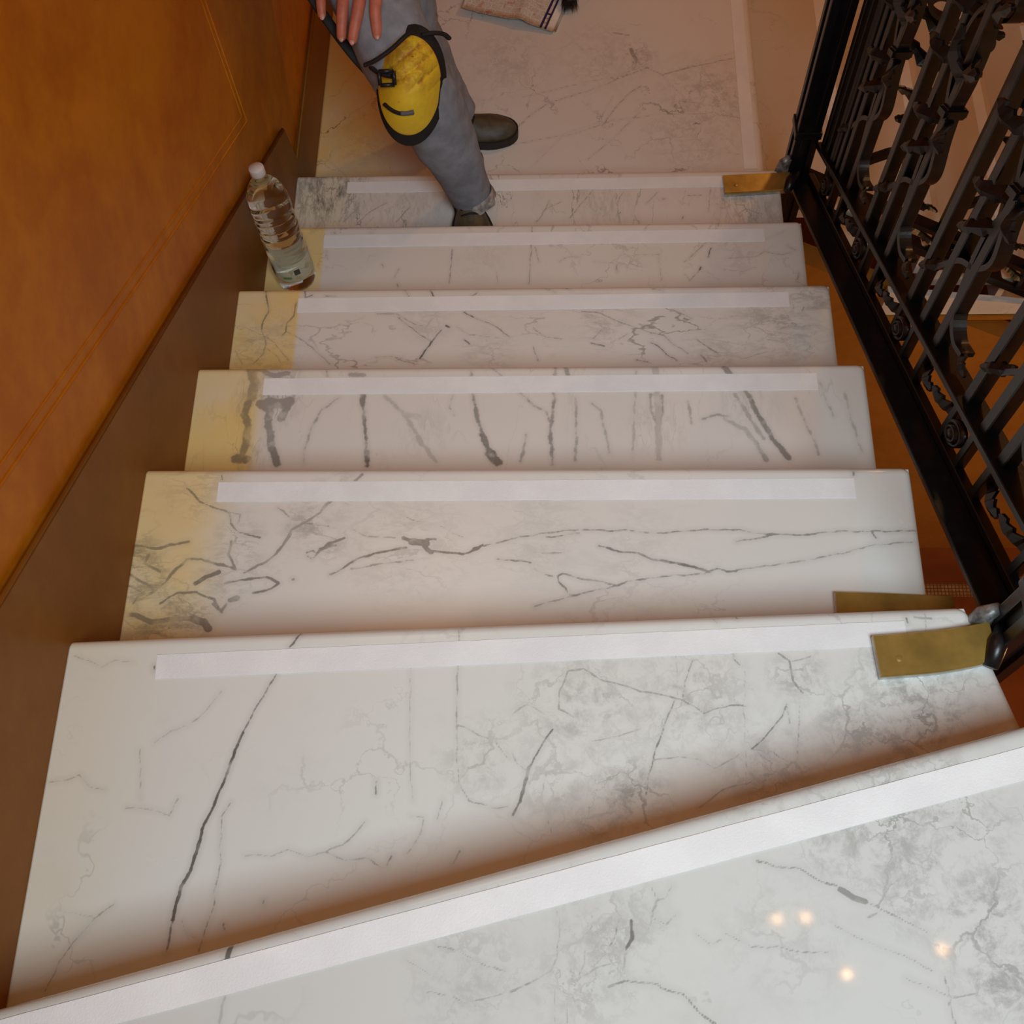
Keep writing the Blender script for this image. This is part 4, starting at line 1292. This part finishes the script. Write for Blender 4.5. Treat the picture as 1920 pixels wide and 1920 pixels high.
def skin_body():
    V_, E_, R_ = [], [], []
    def add(q, r, par=None):
        V_.append(tuple(map(float, q)))
        R_.append(r if hasattr(r, '__len__') else (r, r))
        if par is not None:
            E_.append((par, len(V_) - 1))
        return len(V_) - 1
    def chain(par, lst):
        for q, r in lst:
            par = add(q, r, par)
        return par
    pel = add(PEL, (.125, .10))
    wa = add((.235, 1.43, .20), (.12, .09), pel)
    ch = add((.265, 1.37, .38), (.140, .105), wa)
    nb = add((.28, 1.31, .50), (.09, .075), ch)
    nk = add((.285, 1.275, .575), .052, nb)
    hd0 = add((.285, 1.235, .635), (.066, .074), nk)
    hd1 = add((.285, 1.215, .70), (.078, .088), hd0)
    hd2 = add((.285, 1.215, .755), (.070, .078), hd1)
    # legs
    def leg(hp, kn, an, toe):
        h_ = add(hp, .082, pel)
        m1 = add(hp * .5 + kn * .5, .070, h_)
        k1 = add(kn, .054, m1)
        c1 = add(kn * .68 + an * .32 + np.array((0, .012, 0)), .050, k1)
        a1 = add(an, .027, c1)
        f0 = add(an * .6 + toe * .4 + np.array((0, 0, -.036)), .016, a1)
        add(toe + np.array((0, 0, -.012)), .010, f0)
    leg(H_R, K_R, A_R, np.array((.455, .88, FZ + .035)))
    leg(H_L, K_L, A_L, np.array((.515, 1.408, LAND + .04)))
    # right arm, hand pressed on the thigh just above the knee
    sh = add((.115, 1.36, .46), .064, ch)
    el = add((.085, 1.40, .215), .045, add((.092, 1.385, .34), .050, sh))
    wr = add((.205, 1.255, .012), (.030, .024), add((.135, 1.335, .11), .038, el))
    zt = -.055
    kn_px = [(612, -70), (652, -78), (687, -78), (717, -66)]
    mid_px = [((601, -14), (604, 36)), ((643, 15), (640, 78)), ((672, 18), (660, 84)), ((703, 14), (708, 74))]
    zz = [(-.062, -.080, -.098), (-.055, -.085, -.115), (-.045, -.075, -.105), (-.040, -.066, -.095)]
    rad = [(.0115, .0106, .0088), (.0133, .0120, .0101), (.0137, .0124, .0104), (.0131, .0120, .0101)]
    palm = add(at_z((668, -135), -.02), (.032, .018), wr)
    for i in range(4):
        kq = at_z(kn_px[i], zz[i][0] + .012)
        k1 = add(kq, (.0155, .0135), palm)
        a_ = at_z(mid_px[i][0], zz[i][1] + .010)
        b_ = at_z(mid_px[i][1], zz[i][2] - .002)
        k2 = add(a_, rad[i][0], k1)
        k3 = add(a_ * .45 + b_ * .55 + np.array((0, 0, .003)), rad[i][1], k2)
        add(b_, rad[i][2], k3)
    t1 = add(at_z((725, -140), -.03), .017, palm)
    t2 = add(at_z((758, -85), -.055), .0125, t1)
    add(at_z((768, -40), -.075), .0095, t2)
    # left arm hanging bent with the hand near the hip
    sh = add((.43, 1.39, .455), .064, ch)
    el = add((.52, 1.48, .22), .045, add((.48, 1.44, .34), .050, sh))
    wr = add((.50, 1.42, .00), (.030, .024), add((.515, 1.45, .11), .038, el))
    palm = add((.49, 1.40, -.06), (.034, .02), wr)
    for i in range(4):
        f = (i - 1.5) * .019
        k1 = add((.49 + f * .4, 1.39 + f * .9, -.11 + abs(f) * .2), (.013, .012), palm)
        k2 = add((.486 + f * .4, 1.38 + f, -.145 + abs(f) * .3), .0105, k1)
        add((.478 + f * .4, 1.378 + f, -.175 + abs(f) * .4), .0088, k2)
    t1 = add((.475, 1.37, -.075), .014, palm)
    add((.462, 1.345, -.105), .011, t1)
    me = bpy.data.meshes.new('person')
    me.from_pydata(V_, E_, [])
    o = bpy.data.objects.new('person', me)
    C.objects.link(o)
    md = o.modifiers.new('skin', 'SKIN')
    md.use_smooth_shade = True
    sv = me.skin_vertices[0].data
    for i, r in enumerate(R_):
        sv[i].radius = r
        sv[i].use_root = i == 0
    sb = o.modifiers.new('sub', 'SUBSURF')
    sb.levels = sb.render_levels = 2
    dg = bpy.context.evaluated_depsgraph_get()
    ev = bpy.data.meshes.new_from_object(o.evaluated_get(dg))
    bpy.data.objects.remove(o)
    # face: nose, brow, sockets, mouth pushed into the head
    co = np.empty(len(ev.vertices) * 3)
    ev.vertices.foreach_get('co', co)
    co = co.reshape(-1, 3)
    hc = np.array((.285, 1.215, .70))
    fdir = np.array((0, -.88, -.47))
    def push(center, rad_, vec):
        d = np.linalg.norm(co - center, axis=1)
        k = np.exp(-(d / rad_) ** 2)
        co[:] += k[:, None] * np.array(vec)
    fr = hc + fdir * .085
    up = np.array((0, -.47, .88))
    push(fr + up * -.012, .016, fdir * .026)
    for sx in (-1, 1):
        push(fr + up * .018 + np.array((sx * .03, .008, 0)), .016, -fdir * .012)
        push(hc + np.array((sx * .082, .012, 0)), .016, np.array((sx * .018, .008, 0)))
    push(fr + up * -.048, .014, -fdir * .006)
    ev.vertices.foreach_set('co', co.reshape(-1))
    ev.polygons.foreach_set('use_smooth', [True] * len(ev.polygons))
    ev.materials.clear()
    ev.materials.append(M['skin'])
    return ev, hc, fdir, up


NAILS = [((604, 31), -.098), ((640, 72), -.115), ((660, 78), -.105), ((707, 68), -.095)]
pm, hc, fdir, hup = skin_body()
person = bpy.data.objects.new('person', pm)
C.objects.link(person)
tag(person, 'worker in grey trousers and yellow knee pad, hand on thigh, foot on lowest step', 'person')
# eyes and hair
for sx in (-1, 1):
    bm = bmesh.new()
    bmesh.ops.create_uvsphere(bm, u_segments=14, v_segments=10, radius=.0115)
    c = hc + fdir * .074 + hup * .018 + np.array((sx * .03, 0, 0))
    bmesh.ops.translate(bm, verts=bm.verts, vec=Vector(c))
    link('eye', bm_mesh('eye', bm, True), person, simple('eye_white', (.7, .68, .66), .2))
for q, z_ in NAILS:
    bm = bmesh.new()
    bmesh.ops.create_uvsphere(bm, u_segments=12, v_segments=8, radius=1)
    bmesh.ops.scale(bm, vec=(.0055, .0075, .0024), verts=bm.verts)
    bmesh.ops.rotate(bm, cent=(0, 0, 0), matrix=Matrix.Rotation(.55, 3, 'X'), verts=bm.verts)
    bmesh.ops.translate(bm, vec=Vector(at_z(q, z_ + .0075)), verts=bm.verts)
    link('fingernail', bm_mesh('fingernail', bm, True), person, simple('nail', (.66, .33, .25), .3))
bm = bmesh.new()
bmesh.ops.create_uvsphere(bm, u_segments=28, v_segments=18, radius=.096)
kill = [v for v in bm.verts if v.co.dot(Vector(fdir)) > .035 and v.co.dot(Vector(hup)) < .055 or v.co.dot(Vector(hup)) < -.035]
bmesh.ops.delete(bm, geom=kill, context='VERTS')
for v in bm.verts:
    v.co *= 1 + .05 * mnoise.noise(v.co * 60)
    v.co += Vector(hc) + Vector(hup) * .012 - Vector(fdir) * .006
o = link('hair', bm_mesh('hair', bm, True), person, M['hair'])


def fold(seed, amp=.06, f1=4.0):
    def fn(t, a):
        x, y = math.cos(a), math.sin(a)
        n = mnoise.noise((x * 1.6 + seed, y * 1.6, t * f1 * 1.7))
        n2 = mnoise.noise((x * 3.2 + seed, y * 3.2 + t * 2, t * f1 * 4.2 + x * 2.0))
        ridge = 1 - abs(mnoise.noise((x * 1.1 - seed, y * 1.1 + t * 3, t * f1 * 2.4 + y * 1.5))) * 2
        crease = max(0, math.sin(t * f1 * 9 + x * 2.2 + y * 1.3 + 2 * mnoise.noise((seed, t * 5, x)))) ** 4
        return 1 + amp * (n + .5 * n2 + .55 * ridge - .3 + .5 * crease)
    return fn


# trousers: two legs and a seat in one garment
bm = bmesh.new()
def leg_cloth(bm, hp, kn, an, r, seed, bow=(0, 0.0, 0)):
    key = [PEL * .35 + hp * .65 + np.array((0, .0, .05)), hp, hp * .72 + kn * .28, hp * .35 + kn * .65, hp * .1 + kn * .9, kn * 1.0 + (an - kn) * .10 + np.array((0, .004, 0)),
           kn * .72 + an * .28 + np.array(bow), kn * .45 + an * .55 + np.array(bow), kn * .18 + an * .82 + np.array(bow) * .5, an + (an - kn) * .075]
    pts = catmull(key, 7)
    rk = catmull([(v_, v_) for v_ in r], 7)
    tube(bm, pts, [(q[0], q[1] * 1.02) for q in rk], 40, False, None, None, (1, 0, 0), fold(seed))


leg_cloth(bm, H_R, K_R, A_R, [.108, .102, .092, .084, .080, .077, .074, .068, .057, .049], 1.3, (.004, .004, 0))
leg_cloth(bm, H_L, K_L, A_L, [.112, .105, .094, .086, .080, .074, .070, .064, .058, .056], 5.1)
tube(bm, catmull([(.232, 1.425, .19), (.226, 1.445, .10), (.222, 1.46, .04), (.220, 1.46, -.04)], 6), catmull([(.165, .115), (.18, .13), (.185, .135), (.12, .11)], 6), 40, True, None, None, (1, 0, 0), fold(8.8, .02))
me = bm_mesh('trousers', bm, True)
tr = link('trousers', me, person, M['trouser'])
tr['label'] = 'grey work trousers'
# black side strip along the outer thigh
bm = bmesh.new()
sp_px = [((562, -40), -.06), ((588, 0), -.09), ((622, 50), -.13), ((658, 98), -.17), ((688, 132), -.195), ((712, 160), -.21)]
tube(bm, catmull([at_z(q, z_) for q, z_ in sp_px], 5), [(.011, .005)] * 26, 10, True, None, None, (0, 0, 1))
o = link('side_strip', bm_mesh('side_strip', bm, True), tr, M['black_cloth'])
o['label'] = 'black strip along the outer thigh'

# shirt
bm = bmesh.new()
tube(bm, catmull([(.226, 1.44, .13), (.235, 1.43, .20), (.254, 1.40, .31), (.268, 1.365, .40), (.279, 1.325, .48), (.285, 1.295, .545)], 6),
     catmull([(.175, .125), (.172, .12), (.185, .128), (.195, .128), (.15, .10), (.075, .07)], 6), 40, False, None, None, (1, 0, 0), fold(3.3, .03))
tube(bm, catmull([(.165, 1.355, .47), (.12, 1.36, .45), (.094, 1.385, .34), (.086, 1.40, .22)], 6), catmull([(.08, .08), (.078, .078), (.068, .068), (.060, .060)], 6), 24, False, None, None, (0, 1, 0), fold(4.3, .05))
tube(bm, catmull([(.39, 1.375, .47), (.43, 1.39, .45), (.48, 1.44, .34), (.518, 1.478, .22)], 6), catmull([(.08, .08), (.078, .078), (.068, .068), (.060, .060)], 6), 24, False, None, None, (0, 1, 0), fold(6.3, .05))
o = link('shirt', bm_mesh('shirt', bm, True), person, M['shirt'])
o['label'] = 'dark work shirt'


def boot(heel, toe, zf, parent, lab, shaft_dir=(0, 0, 1)):
    heel, toe = np.array(heel, float), np.array(toe, float)
    d = toe - heel
    L = np.linalg.norm(d)
    d /= L
    n2 = np.array((-d[1], d[0]))
    def plan(t):      # half width along the sole
        return (.037 + .014 * math.sin(min(1, max(0, (t - .25) / .75)) * PI * .62) - .010 * math.exp(-((t - .38) / .12) ** 2)) * math.sqrt(max(0, 1 - max(0, (t - .60) / .4) ** 2.3)) * math.sqrt(max(0, 1 - max(0, (.12 - t) / .12) ** 2.2))
    ts = [0.0, .015, .05, .1, .2, .3, .4, .5, .6, .7, .78, .85, .91, .955, .985, .998]
    bm = bmesh.new()
    rings = []
    seg = 20
    for t in ts:
        c = heel + d * L * t
        w = max(.002, plan(t))
        top = .098 - .036 * min(1, max(0, (t - .22) / .33)) if t > .22 else .098
        top = top - .012 * max(0, (t - .55) / .45)
        edge = 1 - max(0, (t - .84) / .16) ** 2.6
        top = .026 + (top - .026) * math.sqrt(max(.01, edge)) * (math.sqrt(max(.05, min(1, t / .05))) if t < .05 else 1)
        ring = []
        for k in range(seg):
            a = 2 * PI * k / seg
            x, y = math.cos(a), math.sin(a)
            q = c + n2 * w * x * (1 if y < 0 else (1 - .42 * y ** 2 * (1 if t < .5 else .75)))
            z_ = .022 + (top - .022) * max(0, y) + .002 * min(0, y)
            ring.append(bm.verts.new((q[0], q[1], zf + z_)))
        rings.append(ring)
    for i in range(len(rings) - 1):
        for k in range(seg):
            bm.faces.new((rings[i][k], rings[i][(k + 1) % seg], rings[i + 1][(k + 1) % seg], rings[i + 1][k]))
    bm.faces.new(rings[0][::-1])
    bm.faces.new(rings[-1])
    ank = heel + d * L * .24
    tube(bm, [(ank[0], ank[1], zf + .06), (ank[0] - d[0] * .008, ank[1] - d[1] * .008, zf + .10), (ank[0] - d[0] * .012, ank[1] - d[1] * .012, zf + .15)], [(.049, .046), (.047, .047), (.048, .048)], 20, True, None, None, (d[0], d[1], 0))
    b = link('boot', bm_mesh('boot', bm, True), parent, M['boot'])
    b['label'] = lab
    bm = bmesh.new()
    lo, hi = [], []
    side = [(t, 1) for t in ts] + [(t, -1) for t in ts[::-1]]
    for t, s_ in side:
        q = heel + d * L * t + n2 * s_ * (max(.002, plan(t)) + .004) + d * (.004 if t > .9 else (-.004 if t < .04 else 0))
        lo.append(bm.verts.new((q[0], q[1], zf + .001)))
        hi.append(bm.verts.new((q[0], q[1], zf + .026)))
    m_ = len(side)
    for i in range(m_):
        bm.faces.new((lo[i], lo[(i + 1) % m_], hi[(i + 1) % m_], hi[i]))
    bm.faces.new(hi)
    bm.faces.new(lo[::-1])
    link('boot_sole', bm_mesh('boot_sole', bm), b, M['sole'])
    # laces
    bm = bmesh.new()
    for i in range(4):
        t = .36 + i * .055
        c = heel + d * L * t
        z_ = zf + .098 - .036 * min(1, max(0, (t - .22) / .33)) + .002
        tube(bm, [tuple(c + n2 * .022) + (z_ - .012,), tuple(c + d * .006) + (z_ + .002,), tuple(c - n2 * .022) + (z_ - .012,)], .0026, 6)
    link('boot_lace', bm_mesh('boot_lace', bm, True), b, M['black_cloth'])
    return b


boot((.424, 1.105), (.462, .850), FZ, person, 'scuffed work boot on the lowest step')
boot((.292, 1.418), (.542, 1.410), LAND, person, 'worn olive brown boot pointing along the step on the landing')
# pale frayed cuff lining showing at the heel of the raised leg
bm = bmesh.new()
tube(bm, [A_R + np.array((.010, .0, -.010)), A_R + np.array((.013, -.002, -.028)), A_R + np.array((.018, -.006, -.046))], [(.047, .047), (.050, .050), (.049, .050)], 28, False, None, None, (1, 0, 0), lambda t, a: 1 + .08 * math.sin(a * 7) * t)
o = link('frayed_cuff', bm_mesh('frayed_cuff', bm, True), tr, simple('pale_cloth', (.36, .33, .32), .9, 0, .45, 70, .5))
o['label'] = 'pale frayed trouser cuff'

# knee pad on the raised knee
PC = np.array((.352, .945, -.165))
pn = np.array((.10, -.80, .60))
pn /= np.linalg.norm(pn)
pv = np.array((.12, .55, .72))
pv = pv - pn * (pv @ pn)
pv /= np.linalg.norm(pv)
pu = np.cross(pv, pn)
if pu[0] < 0:
    pu = -pu


def cap_patch(name, hu, hv, depth, off, mat, parent, groove=0.0, thick=.008, nu=44, nv=52, shift=(0, 0), expo=2.6, seed=0):
    vs, fs, wear = [], [], []
    def pt(a, b, extra):
        r = (abs(a) ** expo + abs(b) ** expo) ** (1 / expo)
        h = depth * (1 - min(1, r) ** 2.2) + off
        gr = 0
        if groove:
            ph = (a * .50 - b * .86) * 3.2
            msk = max(0.0, min(1.0, (b + .12) * 3 + .1 * a)) * max(0, 1 - r ** 6)
            gr = groove * (abs(math.sin(ph * PI)) ** .55 - .55) * msk
        q = PC + pu * (a * hu + shift[0]) + pv * (b * hv + shift[1]) + pn * (h + gr + extra)
        # wrap round the leg
        q = q - pn * (a * a * hu * .55) - pn * (max(0, b) ** 2 * hv * .18 + min(0, b) ** 2 * hv * .10)
        return q, (max(0.0, min(1.0, -gr / (groove * .35))) if groove else 0) + (.62 * max(0.0, min(1.0, (b + .05) * 4)) * max(0.0, min(1.0, (.85 - a) * 2)) if groove else 0)
    for layer in (0, 1):
        for i in range(nu + 1):
            for j in range(nv + 1):
                x, y = 2 * i / nu - 1, 2 * j / nv - 1
                # square to superellipse
                a = x * math.sqrt(max(0, 1 - y * y / 2)) * 1.0
                b = y * math.sqrt(max(0, 1 - x * x / 2)) * 1.0
                q, w_ = pt(a, b, 0 if layer == 0 else -thick)
                vs.append(q)
                wear.append(min(1, w_))
    n = (nu + 1) * (nv + 1)
    for i in range(nu):
        for j in range(nv):
            a = i * (nv + 1) + j
            fs.append((a, a + nv + 1, a + nv + 2, a + 1))
            fs.append((n + a, n + a + 1, n + a + nv + 2, n + a + nv + 1))
    bord = [i * (nv + 1) for i in range(nu + 1)] + [nu * (nv + 1) + j for j in range(1, nv + 1)] + [i * (nv + 1) + nv for i in range(nu - 1, -1, -1)] + [j for j in range(nv - 1, 0, -1)]
    for i in range(len(bord)):
        a, b = bord[i], bord[(i + 1) % len(bord)]
        fs.append((a, b, n + b, n + a))
    me = mesh(name, vs, fs, True)
    at = me.attributes.new('wear', 'FLOAT', 'POINT')
    at.data.foreach_set('value', np.array(wear, np.float32))
    bm = bmesh.new()
    bm.from_mesh(me)
    bmesh.ops.recalc_face_normals(bm, faces=bm.faces)
    bm.to_mesh(me)
    bm.free()
    return link(name, me, parent, mat)


pad = cap_patch('knee_pad', .064, .096, .034, .020, M['pad'], person, groove=.010, expo=3.2)
pad['label'] = 'yellow ribbed knee pad'
cap_patch('pad_backing', .072, .118, .030, .004, M['black_cloth'], pad, shift=(.004, -.003))
# straps with buckles
def strap(px, zs, wdt, name='strap'):
    bm = bmesh.new()
    pts = catmull([at_z(q, z_) for q, z_ in zip(px, zs)], 6)
    tube(bm, pts, [(wdt, .004)] * len(pts), 10, True, None, None, tuple(pn))
    return link(name, bm_mesh(name, bm, True), pad, M['black_cloth'])


def padpt(q, lift=.0):
    """Point of the pad's front seen at pixel q, lifted along its normal."""
    d = ray(q)
    t = ((PC + pn * (.030 + lift) - CAM) @ pn) / (d @ pn)
    return CAM + d * t


def strap2(px, lifts, wdt, mat, name='strap'):
    bm = bmesh.new()
    pts = catmull([padpt(q, l) for q, l in zip(px, lifts)], 6)
    tube(bm, pts, [(.0045, wdt)] * len(pts), 10, True, None, None, tuple(pn))
    return link(name, bm_mesh(name, bm, True), pad, mat)


strap2([(698, 128), (708, 136), (722, 141), (734, 143)], [-.02, -.005, .008, .014], .010, M['black_cloth'])
strap2([(722, 196), (738, 208), (755, 213), (775, 211)], [-.014, .004, .012, .016], .007, M['black_cloth'])
o = strap2([(752, 212.5), (764, 212.5), (776, 209.5)], [.019, .021, .021], .006, simple('grey_strap_end', (.13, .13, .16), .6), 'strap_end')
strap2([(684, 122), (704, 113), (734, 92), (760, 68), (780, 54)], [.016, .022, .022, .012, -.006], .010, M['black_cloth'])
strap2([(790, 66), (812, 62), (832, 64), (842, 72)], [-.035, -.045, -.06, -.07], .007, M['black_cloth'])
bm = bmesh.new()
fr_px = [(710, 134), (738, 133), (740, 159), (713, 160)]
cs = [padpt(q, .016) for q in fr_px]
for i in range(4):
    tube(bm, [cs[i], cs[(i + 1) % 4]], .0042, 8)
link('buckle', bm_mesh('buckle', bm, True), pad, M['buckle'])
